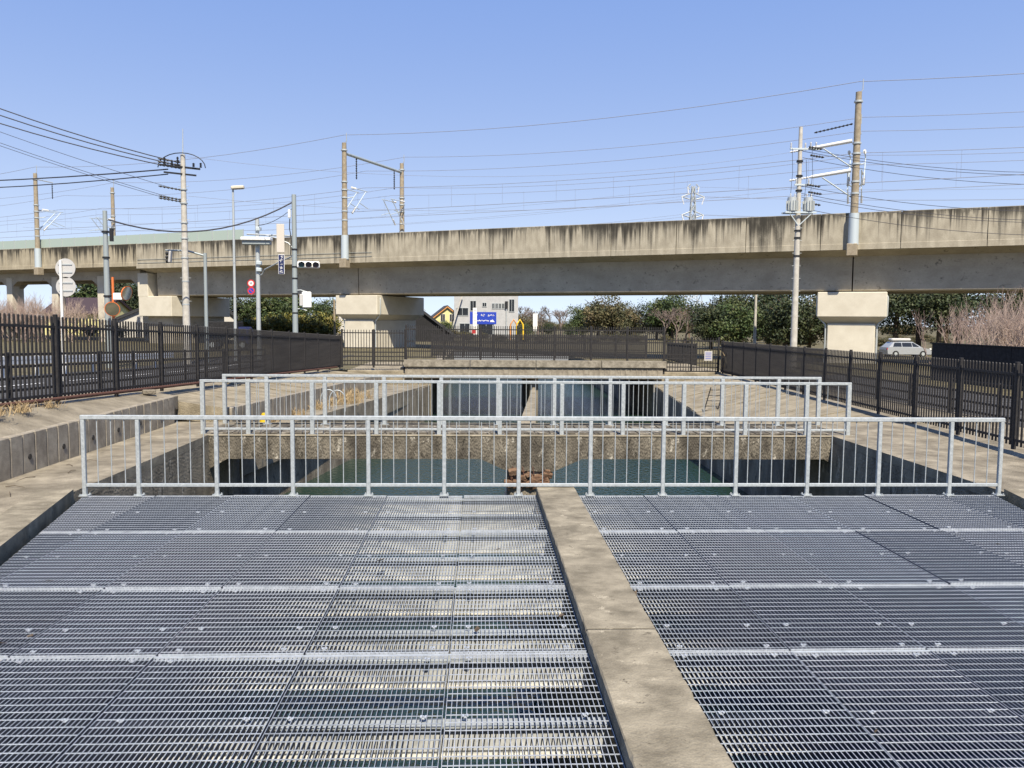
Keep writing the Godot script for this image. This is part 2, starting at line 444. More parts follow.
func strip_wall(fx: Callable, zs: Array, out: float, y_top: Callable, y_bot: float, thick: float) -> ArrayMesh:
	# a wall along the canal: its face at fx(z), thickness away from the water
	var st := MB.new()
	for j in zs.size() - 1:
		var za: float = zs[j]
		var zb: float = zs[j + 1]
		var xa: float = fx.call(za)
		var xb: float = fx.call(zb)
		st.hexa([Vector3(xa, y_bot, -za), Vector3(xa + out * thick, y_bot, -za), Vector3(xb + out * thick, y_bot, -zb), Vector3(xb, y_bot, -zb),
			Vector3(xa, y_top.call(za), -za), Vector3(xa + out * thick, y_top.call(za), -za), Vector3(xb + out * thick, y_top.call(zb), -zb), Vector3(xb, y_top.call(zb), -zb)])
	return st.mesh()

func build_banks() -> void:
	var flat := func(_z): return 0.0
	# canal walls below the ledges
	struct("canal_wall_left", strip_wall(left_edge, [1.0, 10.85, 16.4], -1.0, func(_z): return -0.135, -3.2, 1.2), M.wall)
	struct("canal_wall_right", strip_wall(right_edge, [1.0, 10.85, 16.4], 1.0, func(_z): return -0.135, -3.2, 1.2), M.wall)
	struct("canal_wall_left_far", strip_wall(left_edge, [16.4, 20.0, 26.0, 32.0, 38.6], -1.0, func(z): return lerpf(-0.2, -0.72, clampf((z - 16.4) / 5.0, 0, 1)), -3.2, 1.0), M.wall)
	struct("canal_wall_right_far", strip_wall(right_edge, [16.4, 20.0, 26.0, 32.0, 38.6], 1.0, func(z): return lerpf(-0.2, -0.75, clampf((z - 16.4) / 6.0, 0, 1)), -3.2, 0.8), M.wall)
	struct("canal_wall_left_beyond", strip_wall(func(_z): return -2.2, [46.85, 76.0], -1.0, func(z): return ground_height(-3.0, z) - 0.02, -3.2, 0.8), M.wall)
	struct("canal_wall_right_beyond", strip_wall(func(_z): return 8.3, [46.85, 76.0], 1.0, func(z): return ground_height(9.0, z) - 0.02, -3.2, 0.8), M.wall)
	# coping strips along the grating, a little proud of the ledge
	var st := MB.new()
	st.hexa([Vector3(left_edge(1.0) + 0.0, -0.13, -1), Vector3(left_edge(1.0) - 0.45, -0.13, -1), Vector3(-5.7, -0.13, -10.85), Vector3(-5.25, -0.13, -10.85),
		Vector3(left_edge(1.0), 0.075, -1), Vector3(left_edge(1.0) - 0.45, 0.075, -1), Vector3(-5.7, 0.075, -10.85), Vector3(-5.25, 0.075, -10.85)])
	struct("coping_left", st.mesh(), M.coping)
	st = MB.new()
	st.hexa([Vector3(right_edge(1.0), -0.13, -1), Vector3(right_edge(1.0) + 0.45, -0.13, -1), Vector3(7.61, -0.13, -10.85), Vector3(7.16, -0.13, -10.85),
		Vector3(right_edge(1.0), 0.075, -1), Vector3(right_edge(1.0) + 0.45, 0.075, -1), Vector3(7.61, 0.075, -10.85), Vector3(7.16, 0.075, -10.85)])
	struct("coping_right", st.mesh(), M.coping)
	# ledges
	st = MB.new()
	for seg in [[1.0, 10.85, 0.45], [10.85, 18.5, 0.0]]:
		var a: float = seg[0]
		var b: float = seg[1]
		var o: float = seg[2]
		st.hexa([Vector3(left_edge(a) - o, -0.13, -a), Vector3(-6.75, -0.13, -a), Vector3(-6.75, -0.13, -b), Vector3(left_edge(b - 0.001) - o, -0.13, -b),
			Vector3(left_edge(a) - o, 0.02, -a), Vector3(-6.75, 0.02, -a), Vector3(-6.75, 0.02, -b), Vector3(left_edge(b - 0.001) - o, 0.02, -b)])
	struct("ledge_left", st.mesh(), M.ledge)
	st = MB.new()
	for seg in [[1.0, 10.85, 0.45], [10.85, 18.5, 0.0]]:
		var a: float = seg[0]
		var b: float = seg[1]
		var o: float = seg[2]
		st.hexa([Vector3(right_edge(a) + o, -0.13, -a), Vector3(right_fence_x(a) + 2.6, -0.13, -a), Vector3(right_fence_x(b) + 2.2, -0.13, -b), Vector3(right_edge(b - 0.001) + o, -0.13, -b),
			Vector3(right_edge(a) + o, 0.02, -a), Vector3(right_fence_x(a) + 2.6, 0.02, -a), Vector3(right_fence_x(b) + 2.2, 0.02, -b), Vector3(right_edge(b - 0.001) + o, 0.02, -b)])
	struct("ledge_right", st.mesh(), M.ledge)
	# the pavement the photographer stands behind
	st = MB.new()
	st.box(Vector3(1.0, -0.2, 5.6), Vector3(18.5, 0.42, 13.0))
	struct("pavement", st.mesh(), M.ledge)
	# retaining wall of upright precast panels on the left ledge
	var wall := thing("panel_wall", "low retaining wall of upright grey concrete panels with drain holes", "retaining wall", Vector3(-6.6, 0, 0))
	var z := 5.0
	var k := 0
	var pm := MB.new()
	pm.cbox(Vector3(-0.06, 0.3, 0), Vector3(0.12, 0.62, 0.318), 0.014)
	var pmesh := pm.mesh()
	var hole := MB.new()
	hole.tube([Vector3(-0.03, 0, 0), Vector3(0.012, 0, 0)], 0.042, 0.042, 12)
	var hmesh := hole.mesh()
	while z < 18.4:
		var p := part("panel", pmesh, M.panel, wall, Vector3(rng.randf_range(-0.006, 0.004), 0, -z))
		if k % 3 == 1:
			part("drain_hole", hmesh, M.black, p, Vector3(0.001, 0.25, 0))
		z += 0.335
		k += 1
	var back := MB.new()
	back.box(Vector3(-0.16, 0.22, -11.7), Vector3(0.1, 0.72, 13.9))
	part("backing", back.mesh(), M.wall, wall)
	# apron between the panel wall and the fence
	st = MB.new()
	var za := [1.0, 6.0, 10.0, 14.9, 18.6]
	for j in za.size() - 1:
		var a: float = za[j]
		var b: float = za[j + 1]
		var fa := left_fence_x(a) + 0.12
		var fb := left_fence_x(b) + 0.12
		var ya := left_fence_y(maxf(a, 10.0)) + 0.005
		var yb := left_fence_y(maxf(b, 10.0)) + 0.005
		st.hexa([Vector3(-6.66, 0.3, -a), Vector3(fa, 0.3, -a), Vector3(fb, 0.3, -b), Vector3(-6.66, 0.3, -b), Vector3(-6.66, 0.585, -a), Vector3(fa, ya, -a), Vector3(fb, yb, -b), Vector3(-6.66, 0.585, -b)])
		st.hexa([Vector3(fa, 0.3, -a), Vector3(-8.9, 0.3, -a), Vector3(-8.9, 0.3, -b), Vector3(fb, 0.3, -b), Vector3(fa, ya, -a), Vector3(-8.9, ya, -a), Vector3(-8.9, yb, -b), Vector3(fb, yb, -b)])
	struct("apron", st.mesh(), M.ledge)
	# sloping revetment slabs beyond the footbridge, one by one
	var lower_x := func(q): return lerpf(-5.55, -4.5, (q - 18.6) / 19.4)
	var lower_y := func(q): return lerpf(0.3, -0.22, (q - 18.6) / 19.4)
	var rev := thing("revetment", "sloping concrete slab revetment under the left fence beyond the footbridge", "revetment")
	z = 18.62
	while z < 38.2:
		var b := z + 0.94
		var s := MB.new()
		var dy := rng.randf_range(-0.02, 0.02)
		s.hexa([Vector3(lower_x.call(z), lower_y.call(z) - 0.35, -z), Vector3(left_fence_x(z) - 0.9, left_fence_y(z) - 0.45, -z), Vector3(left_fence_x(b) - 0.9, left_fence_y(b) - 0.45, -b), Vector3(lower_x.call(b), lower_y.call(b) - 0.35, -b),
			Vector3(lower_x.call(z), lower_y.call(z) + dy, -z), Vector3(left_fence_x(z) - 0.9, left_fence_y(z) + 0.02 + dy, -z), Vector3(left_fence_x(b) - 0.9, left_fence_y(b) + 0.02 + dy, -b), Vector3(lower_x.call(b), lower_y.call(b) + dy, -b)])
		part("slab", s.mesh(), M.slope, rev)
		z += 0.985
	var low := thing("lower_panel_wall", "dark retaining wall of upright panels above the dry grass ledge", "retaining wall")
	z = 18.8
	while z < 38.0:
		var s := MB.new()
		s.cbox(Vector3(lower_x.call(z), lower_y.call(z) - 0.36, -z), Vector3(0.12, 0.78, 0.318), 0.014, Basis(Vector3.UP, -0.054))
		part("panel", s.mesh(), M.panel, low, Vector3(rng.randf_range(-0.006, 0.006), 0, 0))
		z += 0.335
	st = MB.new()
	st.hexa([Vector3(-5.25, -1.2, -18.5), Vector3(-5.8, -1.2, -18.5), Vector3(-4.7, -1.2, -38.6), Vector3(-2.3, -1.2, -38.6), Vector3(-5.25, -0.3, -18.5), Vector3(-5.8, -0.3, -18.5), Vector3(-4.7, -0.7, -38.6), Vector3(-2.3, -0.7, -38.6)])
	struct("lower_ledge", st.mesh(), M.ledge)
	var rr := thing("revetment", "sunlit sloping concrete slab bank below the right fence", "revetment")
	z = 18.62
	while z < 38.2:
		var b := z + 0.94
		var s := MB.new()
		var dy := rng.randf_range(-0.02, 0.02)
		var ya := lerpf(-0.2, -0.72, clampf((z - 18.6) / 5.0, 0, 1)) + dy
		var yb := lerpf(-0.2, -0.72, clampf((b - 18.6) / 5.0, 0, 1)) + dy
		var xa := right_edge(z) + 0.02
		var xb := right_edge(b) + 0.02
		s.hexa([Vector3(xa, ya - 0.3, -z), Vector3(right_fence_x(z) - 0.25, -0.5, -z), Vector3(right_fence_x(b) - 0.25, -0.5, -b), Vector3(xb, yb - 0.3, -b),
			Vector3(xa, ya, -z), Vector3(right_fence_x(z) - 0.25, right_fence_y(z) + dy, -z), Vector3(right_fence_x(b) - 0.25, right_fence_y(b) + dy, -b), Vector3(xb, yb, -b)])
		part("slab", s.mesh(), M.slope, rr)
		z += 0.985
	st = MB.new()
	st.hexa([Vector3(right_fence_x(18.5) - 0.24, -0.6, -18.5), Vector3(right_fence_x(18.5) + 2.4, -0.6, -18.5), Vector3(right_fence_x(38.6) + 1.0, -0.6, -38.6), Vector3(right_fence_x(38.6) - 0.24, -0.6, -38.6),
		Vector3(right_fence_x(18.5) - 0.24, 0.035, -18.5), Vector3(right_fence_x(18.5) + 2.4, 0.035, -18.5), Vector3(right_fence_x(38.6) + 1.0, -0.1, -38.6), Vector3(right_fence_x(38.6) - 0.24, -0.1, -38.6)])
	struct("fence_footing", st.mesh(), M.ledge)
	# rusty pipe at the foot of the left fence
	st = MB.new()
	var pts := []
	for q in range(0, 13):
		var zz := 9.0 + q * 2.4
		pts.append(Vector3(left_fence_x(zz) + 0.07, left_fence_y(zz) + 0.1, -zz))
	st.tube(pts, 0.036, 0.036, 10)
	solo("pipe", st.mesh(), M.rustpipe, "rust red pipe running along the foot of the left fence", "pipe")

# ------------------------------------------------------------------ grating, divider, railings

const ROWS := [[8.94, 10.82], [7.03, 8.94], [5.59, 7.03], [3.7, 5.59], [1.8, 3.7]]

func grating_panel(x0: float, x1: float, z0: float, z1: float) -> Array:
	# bearing bars along the canal, cross bars over them; cut where the slanted coping passes
	var bars := MB.new()
	var cross := MB.new()
	var ends := []
	var tops := MB.new()
	var t := 0.0032
	var h := 0.032
	var count := int(round((x1 - x0) / 0.0302))
	for i in count + 1:
		var x := x0 + (x1 - x0 - t) * i / count + t / 2.0
		var za := z0
		for side in [-1.0, 1.0]:
			var lim := (10.85 - (x + 5.11) / 0.222) if side < 0 else (10.85 - (7.02 - x) / 0.222)
			za = maxf(za, lim)
		if za < z1 - 0.02:
			bars.box(Vector3(x, -h / 2.0 - 0.0015, -(za + z1) / 2.0), Vector3(t, h - 0.003, z1 - za))
			tops.box(Vector3(x, -0.0015, -(za + z1) / 2.0), Vector3(t + 0.0003, 0.003, z1 - za))  # separate strip so the bar tops can be coloured as sunlit
	var nc := int(round((z1 - z0) / 0.092))
	for j in range(0, nc):
		var z := z0 + (z1 - z0) * (j + 0.5) / nc
		var xa := maxf(x0, left_edge(z) + 0.14)
		var xb := minf(x1, right_edge(z) - 0.14)
		if xb > xa + 0.02:
			cross.box(Vector3((xa + xb) / 2.0, -0.0025, -z), Vector3(xb - xa, 0.005, 0.0045))
	for z in [z0 + 0.003, z1 - 0.003]:
		var xa := maxf(x0, left_edge(z) + 0.14)
		var xb := minf(x1, right_edge(z) - 0.14)
		var e := MB.new()
		if xb > xa + 0.02:
			e.box(Vector3((xa + xb) / 2.0, -h / 2.0 + 0.001, -z), Vector3(xb - xa, h + 0.002, 0.006))
		ends.append(e)
	return [bars, cross, ends[0], ends[1], tops]

func build_grating() -> void:
	var cols := []
	var lx := [0.775, -0.19, -1.19, -2.19, -3.18, -4.18, -5.11]
	var rx := [1.285, 2.21, 3.2, 4.2, 5.2, 6.2, 7.02]
	for i in 6:
		cols.append([lx[i + 1], lx[i], "left", i])
		cols.append([rx[i], rx[i + 1], "right", i])
	var clip := MB.new()
	clip.box(Vector3(-0.017, 0.005, 0), Vector3(0.016, 0.008, 0.034))
	clip.box(Vector3(0.017, 0.005, 0), Vector3(0.016, 0.008, 0.034))
	clip.box(Vector3(0, -0.008, 0), Vector3(0.026, 0.006, 0.03))
	clip.tube([Vector3(0, -0.008, 0), Vector3(0, 0.012, 0)], 0.007, 0.007, 6)
	var cmesh := clip.mesh()
	var mids := [9.85, 8.0, 6.08, 4.67, 2.8]
	for r in ROWS.size():
		var z0: float = ROWS[r][0] + 0.02
		var z1: float = ROWS[r][1] - 0.02
		for c in cols:
			var x0: float = c[0] + 0.007
			var x1: float = c[1] - 0.007
			var m := grating_panel(x0, x1, z0, z1)
			if m[0].v.size() < 400: continue
			var cut: bool = (left_edge(z0) + 0.05 > x0) or (right_edge(z0) - 0.05 < x1)
			var where: String = c[2]
			var nth := ["first", "second", "third", "fourth", "fifth", "sixth"]
			var lab := "grating panel %s of the divider, %s from it, %s row from the railing" % [where, nth[c[3]], nth[r]]
			if cut: lab = "grating panel cut slantwise along the %s coping, %s row from the railing" % [where, nth[r]]
			var t := thing("grating_panel", lab, "grating", Vector3(0, rng.randf_range(-0.002, 0.002), 0), 0.0, ("slanted " if cut else "") + "grating panels %s of the divider" % where)
			var pick := rng.randi() % 3
			var tone: StandardMaterial3D = [M.grating, M.grating_a, M.grating_b][pick]
			var tone2: StandardMaterial3D = [M.crossbar, M.crossbar_a, M.crossbar_b][rng.randi() % 3]
			t.rotation = Vector3(rng.randf_range(-0.0007, 0.0007), rng.randf_range(-0.0004, 0.0004), rng.randf_range(-0.0007, 0.0007))
			part("bearing_bars", m[0].mesh(), tone, t).set_meta("kind", "stuff")
			part("sun_painted_bar_tops", m[4].mesh(), tone2, t).set_meta("kind", "stuff")  # sunlight on the bar tops painted in with lighter steel than the sides
			if m[1].v.size(): part("cross_bars", m[1].mesh(), tone2, t).set_meta("kind", "stuff")
			for e in [m[2], m[3]]:
				if e.v.size(): part("end_bar", e.mesh(), M.crossbar, t)
			for cz in [z0 + 0.07, mids[r], z1 - 0.07]:
				for cx in [x0 + 0.13, x1 - 0.13]:
					if cx > left_edge(cz) + 0.1 and cx < right_edge(cz) - 0.1:
						part("clip", cmesh, M.crossbar, t, Vector3(cx + rng.randf_range(-0.02, 0.02), 0.002, -cz), Basis(Vector3.UP, rng.randf_range(-0.2, 0.2)).scaled(Vector3(0.75, 0.7, 0.75)))
	# steel beams below
	for z in [10.72, 9.85, 8.94, 8.0, 7.03, 6.08, 5.59, 4.67, 3.7, 2.8, 1.8]:
		var joint: bool = z in [8.94, 7.03, 5.59, 3.7]
		for s in ["left", "right"]:
			var xa: float = left_edge(z) + 0.15 if s == "left" else 1.29
			var xb: float = 0.77 if s == "left" else right_edge(z) - 0.15
			var b := thing("grating_beam", "pale galvanised I-beam under the grating %s of the divider" % s, "beam", Vector3(0, 0, -z), 0.0, "beams under the %s grating" % s)
			var f := MB.new()
			f.box(Vector3((xa + xb) / 2, -0.041, 0), Vector3(xb - xa, 0.012, 0.1))
			part("top_flange", f.mesh(), M.rail, b)
			f = MB.new()
			f.box(Vector3((xa + xb) / 2, -0.135, 0), Vector3(xb - xa, 0.176, 0.009))
			part("web", f.mesh(), M.beamsteel, b)
			f = MB.new()
			f.box(Vector3((xa + xb) / 2, -0.229, 0), Vector3(xb - xa, 0.012, 0.085))
			part("bottom_flange", f.mesh(), M.flange, b)
			if joint:
				f = MB.new()
				f.box(Vector3((xa + xb) / 2, -0.0205, 0), Vector3(xb - xa, 0.028, 0.02))
				part("seat_bar", f.mesh(), M.rail, b)
	# the divider
	var d := thing("divider", "long tan concrete divider slab between the two grating bays", "divider", Vector3(1.03, 0, 0))
	var w := MB.new()
	w.box(Vector3(0, -1.66, -5.8), Vector3(0.44, 3.1, 9.9))
	part("wall", w.mesh(), M.wall, d)
	var jf := MB.new()
	jf.box(Vector3(0, -0.004, -5.736), Vector3(0.497, 0.219, 0.0225))
	part("joint_filler", jf.mesh(), M.tyre, d)
	for s in [[10.86, 5.748], [5.724, 0.9]]:
		part("slab", chipped_slab(s[0], s[1], 0.2525, 0.11), M.coping, d)

func chipped_slab(z0: float, z1: float, half: float, top: float) -> ArrayMesh:
	# a long slab whose upper edges are worn and chipped unevenly
	var st := MB.new()
	var n := int((z0 - z1) / 0.07)
	var rows := []
	for i in n + 1:
		var z := lerpf(z0, z1, float(i) / n)
		var row := []
		var cl := 0.006 + 0.014 * pow(rng.randf(), 3.0) + (0.01 if rng.randf() < 0.03 else 0.0)
		var cr := 0.006 + 0.014 * pow(rng.randf(), 3.0) + (0.01 if rng.randf() < 0.03 else 0.0)
		for q in [Vector2(-half, -top), Vector2(-half, top - cl * 1.2), Vector2(-half + cl, top), Vector2(half - cr, top), Vector2(half, top - cr * 1.2), Vector2(half, -top)]:
			row.append(Vector3(q.x, q.y, -z))
		rows.append(row)
	var outs := [Vector3.LEFT, Vector3(-1, 1, 0), Vector3.UP, Vector3(1, 1, 0), Vector3.RIGHT, Vector3.DOWN]
	for i in n:
		for k in 6:
			var j := (k + 1) % 6
			st.poly([rows[i][k], rows[i][j], rows[i + 1][j], rows[i + 1][k]], outs[k])
	st.poly(rows[0], Vector3.FORWARD)
	st.poly(rows[n], Vector3.BACK)
	return st.mesh()

func railing(label: String, z: float, posts: Array, height: float, post_w: float, bars_per: float, base_y: float, low: float, group: String) -> void:
	var t := thing("railing", label, "railing", Vector3(0, base_y, -z), 0.0, group)
	var x0: float = posts[0]
	var x1: float = posts[posts.size() - 1]
	var b := MB.new()
	b.cbox(Vector3((x0 + x1) / 2, height - 0.026, 0), Vector3(x1 - x0 + post_w + 0.01, 0.055, 0.055), 0.006)
	part("top_rail", b.mesh(), M.rail, t)
	var pm := MB.new()
	pm.cbox(Vector3(0, (height - 0.055) / 2, 0), Vector3(post_w, height - 0.055, post_w), 0.005)
	var pmesh := pm.mesh()
	var fm := MB.new()
	fm.box(Vector3(0, 0.006, 0), Vector3(post_w * 2.3, 0.012, post_w * 2.3))
	for sx in [-1, 1]:
		for sz in [-1, 1]:
			fm.tube([Vector3(sx * post_w * 0.85, 0.01, sz * post_w * 0.85), Vector3(sx * post_w * 0.85, 0.03, sz * post_w * 0.85)], 0.009, 0.009, 6)
	var fmesh := fm.mesh()
	var bar := MB.new()
	bar.tube([Vector3(0, low, 0), Vector3(0, height - 0.05, 0)], 0.0068, 0.0068, 6)
	var bmesh := bar.mesh()
	for i in posts.size():
		var p := part("post", pmesh, M.rail, t, Vector3(posts[i], 0, 0))
		part("base_plate", fmesh, M.rail, p)
		if i + 1 < posts.size():
			var a: float = posts[i]
			var c: float = posts[i + 1]
			var lr := MB.new()
			lr.cbox(Vector3((a + c) / 2, low, 0), Vector3(c - a - post_w, 0.042, 0.042), 0.005)
			part("bottom_rail", lr.mesh(), M.rail, t)
			var n := int(round((c - a) / bars_per))
			for k in range(1, n):
				part("baluster", bmesh, M.rail, t, Vector3(lerpf(a, c, float(k) / n) + rng.randf_range(-0.004, 0.004), 0, 0), Basis(Vector3.BACK, rng.randf_range(-0.004, 0.004)))

func build_railings() -> void:
	railing("galvanised steel railing standing along the far edge of the grating", 10.8, [-5.08, -4.39, -3.39, -2.41, -1.43, -0.44, 0.54, 1.49, 2.46, 3.44, 4.41, 5.38, 6.36, 7.05], 1.05, 0.05, 0.163, 0.0, 0.14, "steel railings")
	railing("galvanised railing on the near edge of the concrete footbridge", 16.56, [-5.45, -4.56, -3.3, -2.03, -0.78, 0.44, 1.69, 2.93, 4.17, 5.44, 6.7, 7.57], 1.1, 0.08, 0.209, 0.0, 0.12, "steel railings")
	railing("galvanised railing on the far edge of the concrete footbridge", 18.22, [-5.52, -4.61, -3.35, -2.06, -0.81, 0.44, 1.69, 2.93, 4.19, 5.45, 6.72, 7.64], 1.1, 0.08, 0.209, 0.0, 0.12, "steel railings")

func build_footbridge() -> void:
	var t := thing("footbridge", "stained concrete slab footbridge over the basin with a broken rusty pier", "footbridge")
	var s := MB.new()
	s.prism([Vector2(-5.75, 0.0), Vector2(-5.75, -0.8), Vector2(-5.55, -0.8), Vector2(-4.95, -0.46), Vector2(0.06, -0.46), Vector2(0.53, -0.68), Vector2(1.5, -0.72), Vector2(2.1, -0.46), Vector2(7.05, -0.46), Vector2(7.55, -0.78), Vector2(7.75, -0.78), Vector2(7.75, 0.0)], -16.42, -18.42)
	part("slab", s.mesh(), M.footslab, t)
	# pale chamfered edge strips on the deck
	for z in [16.47, 18.37]:
		s = MB.new()
		s.cbox(Vector3(1.0, 0.006, -z), Vector3(13.46, 0.03, 0.13), 0.01)
		part("edge_strip", s.mesh(), M.coping, t)
	# rib plates of the deck cover between the railings
	var rib := MB.new()
	rib.cbox(Vector3(0, 0.012, 0), Vector3(0.27, 0.02, 1.34), 0.006, Basis(Vector3.UP, 0.0))
	var rmesh := rib.mesh()
	for k in 43:
		part("cover_plate", rmesh, M.footslab, t, Vector3(-5.4 + k * 0.305, 0, -17.42))
	# the broken pier head and the pier below
	rng.seed = 77
	s = MB.new()
	s.cbox(Vector3(1.02, -2.0, -17.42), Vector3(0.74, 2.6, 1.9), 0.02)
	part("pier", s.mesh(), M.wall, t)
	var rub := MB.new()
	for k in 46:
		var c := Vector3(rng.randf_range(0.62, 1.42), rng.randf_range(-1.02, -0.7), -16.44 + rng.randf_range(-0.05, 0.03))
		var sz := Vector3(rng.randf_range(0.06, 0.2), rng.randf_range(0.04, 0.13), rng.randf_range(0.05, 0.14))
		rub.cbox(c, sz, 0.012, Basis.from_euler(Vector3(rng.randf_range(-0.5, 0.5), rng.randf_range(-0.5, 0.5), rng.randf_range(-0.5, 0.5))))
	var rb := part("broken_edge", rub.mesh(), M.rust_break, t)
	rb.set_meta("kind", "stuff")
	for k in 4:
		var bar := MB.new()
		var x := 0.7 + k * 0.2
		bar.tube([Vector3(x, -0.6, -16.43), Vector3(x + rng.randf_range(-0.05, 0.05), -0.85, -16.39), Vector3(x + rng.randf_range(-0.08, 0.08), -1.1, -16.42)], 0.011, 0.009, 6)
		part("rebar", bar.mesh(), M.rustpipe, t)
	# divider wall that carries on downstream
	var w := thing("dividing_wall", "pale concrete dividing wall in the water between the two bridges", "divider")
	s = MB.new()
	s.hexa([Vector3(0.78, -3, -18.5), Vector3(1.3, -3, -18.5), Vector3(2.75, -3, -38.6), Vector3(2.45, -3, -38.6), Vector3(0.82, -0.3, -18.5), Vector3(1.3, -0.3, -18.5), Vector3(2.7, -0.8, -38.6), Vector3(2.55, -0.8, -38.6)])
	part("wall", s.mesh(), M.slope, w)

# ------------------------------------------------------------------ fences

func fence(called: String, label: String, fx: Callable, fy: Callable, za: float, zb: float, height: float, post_gap: float, pitch: float, mid_rails: Array, group := "") -> Node3D:
	# a fence that follows the line x = fx(z), foot at fy(z)
	var t := thing(called, label, "fence", Vector3.ZERO, 0.0, group)
	var post := MB.new()
	post.cbox(Vector3(0, height / 2 + 0.01, 0), Vector3(0.064, height + 0.02, 0.064), 0.006)
	var cap := MB.new()
	cap.cbox(Vector3(0, height + 0.025, 0), Vector3(0.07, 0.02, 0.07), 0.008)
	var pk := MB.new()
	pk.prism([Vector2(-0.0155, 0.07), Vector2(0.0155, 0.07), Vector2(0.0155, height - 0.02), Vector2(0.0, height), Vector2(-0.0155, height - 0.02)], -0.0125, 0.0125)
	var pmesh := post.mesh()
	var cmesh := cap.mesh()
	var kmesh := pk.mesh()
	var z := za
	var turn: float = atan2(fx.call(zb) - fx.call(za), zb - za)
	while z < zb + 0.01:
		var p := part("post", pmesh, M.fence, t, Vector3(fx.call(z), fy.call(z), -z))
		part("post_cap", cmesh, M.fence, p)
		var z2 := minf(z + post_gap, zb)
		if z2 > z + 0.05:
			for h in mid_rails:
				var r := MB.new()
				r.beam(Vector3(fx.call(z), fy.call(z) + h, -z), Vector3(fx.call(z2), fy.call(z2) + h, -z2), 0.032, 0.045)
				part("rail", r.mesh(), M.fence, t)
			var n := int(round((z2 - z) / pitch))
			for k in range(1, n):
				var q := lerpf(z, z2, float(k) / n)
				part("picket", kmesh, M.fence, t, Vector3(fx.call(q), fy.call(q), -q), Basis(Vector3.UP, PI / 2 - turn))
		z += post_gap
	return t

func cross_fence(called: String, label: String, xa: float, xb: float, z: float, y: float, height: float, gap: float, pitch: float, rails: Array, group := "", half := 0.015) -> Node3D:
	var t := thing(called, label, "fence", Vector3(0, y, -z), 0.0, group)
	var n := maxi(1, int(round((xb - xa) / gap)))
	var post := MB.new()
	post.cbox(Vector3(0, height / 2, 0), Vector3(0.09, height + 0.04, 0.09), 0.006)
	var pk := MB.new()
	pk.prism([Vector2(-half, 0.07), Vector2(half, 0.07), Vector2(half, height - 0.02), Vector2(0.0, height), Vector2(-half, height - 0.02)], -0.013, 0.013)
	var pmesh := post.mesh()
	var kmesh := pk.mesh()
	for i in n + 1:
		part("post", pmesh, M.fence, t, Vector3(lerpf(xa, xb, float(i) / n), 0, 0))
	for h in rails:
		var r := MB.new()
		r.box(Vector3((xa + xb) / 2, h, 0), Vector3(xb - xa, 0.05, 0.035))
		part("rail", r.mesh(), M.fence, t)
	var m := int(round((xb - xa) / pitch))
	for k in range(1, m):
		part("picket", kmesh, M.fence, t, Vector3(lerpf(xa, xb, float(k) / m), 0, 0))
	return t

func pipe_guard(label: String, fx: Callable, za: float, zb: float, lift := 0.0) -> void:
	var t := thing("guard_fence", label, "guard fence", Vector3.ZERO, 0.0, "low guard fences beside the road")
	var post := MB.new()
	post.cbox(Vector3(0, 0.5, 0), Vector3(0.07, 1.0, 0.07), 0.006)
	var pm := post.mesh()
	var z := za
	while z < zb + 0.01:
		var x: float = fx.call(z)
		part("post", pm, M.fence, t, Vector3(x, ground_height(x, z) + lift, -z))
		if z + 2.0 < zb + 0.01:
			for h in [0.22, 0.46, 0.7, 0.95]:
				var r := MB.new()
				var x2: float = fx.call(z + 2.0)
				r.beam(Vector3(x, ground_height(x, z) + h + lift, -z), Vector3(x2, ground_height(x2, z + 2.0) + h + lift, -z - 2.0), 0.045, 0.055)
				part("rail", r.mesh(), M.fence, t)
		z += 2.0

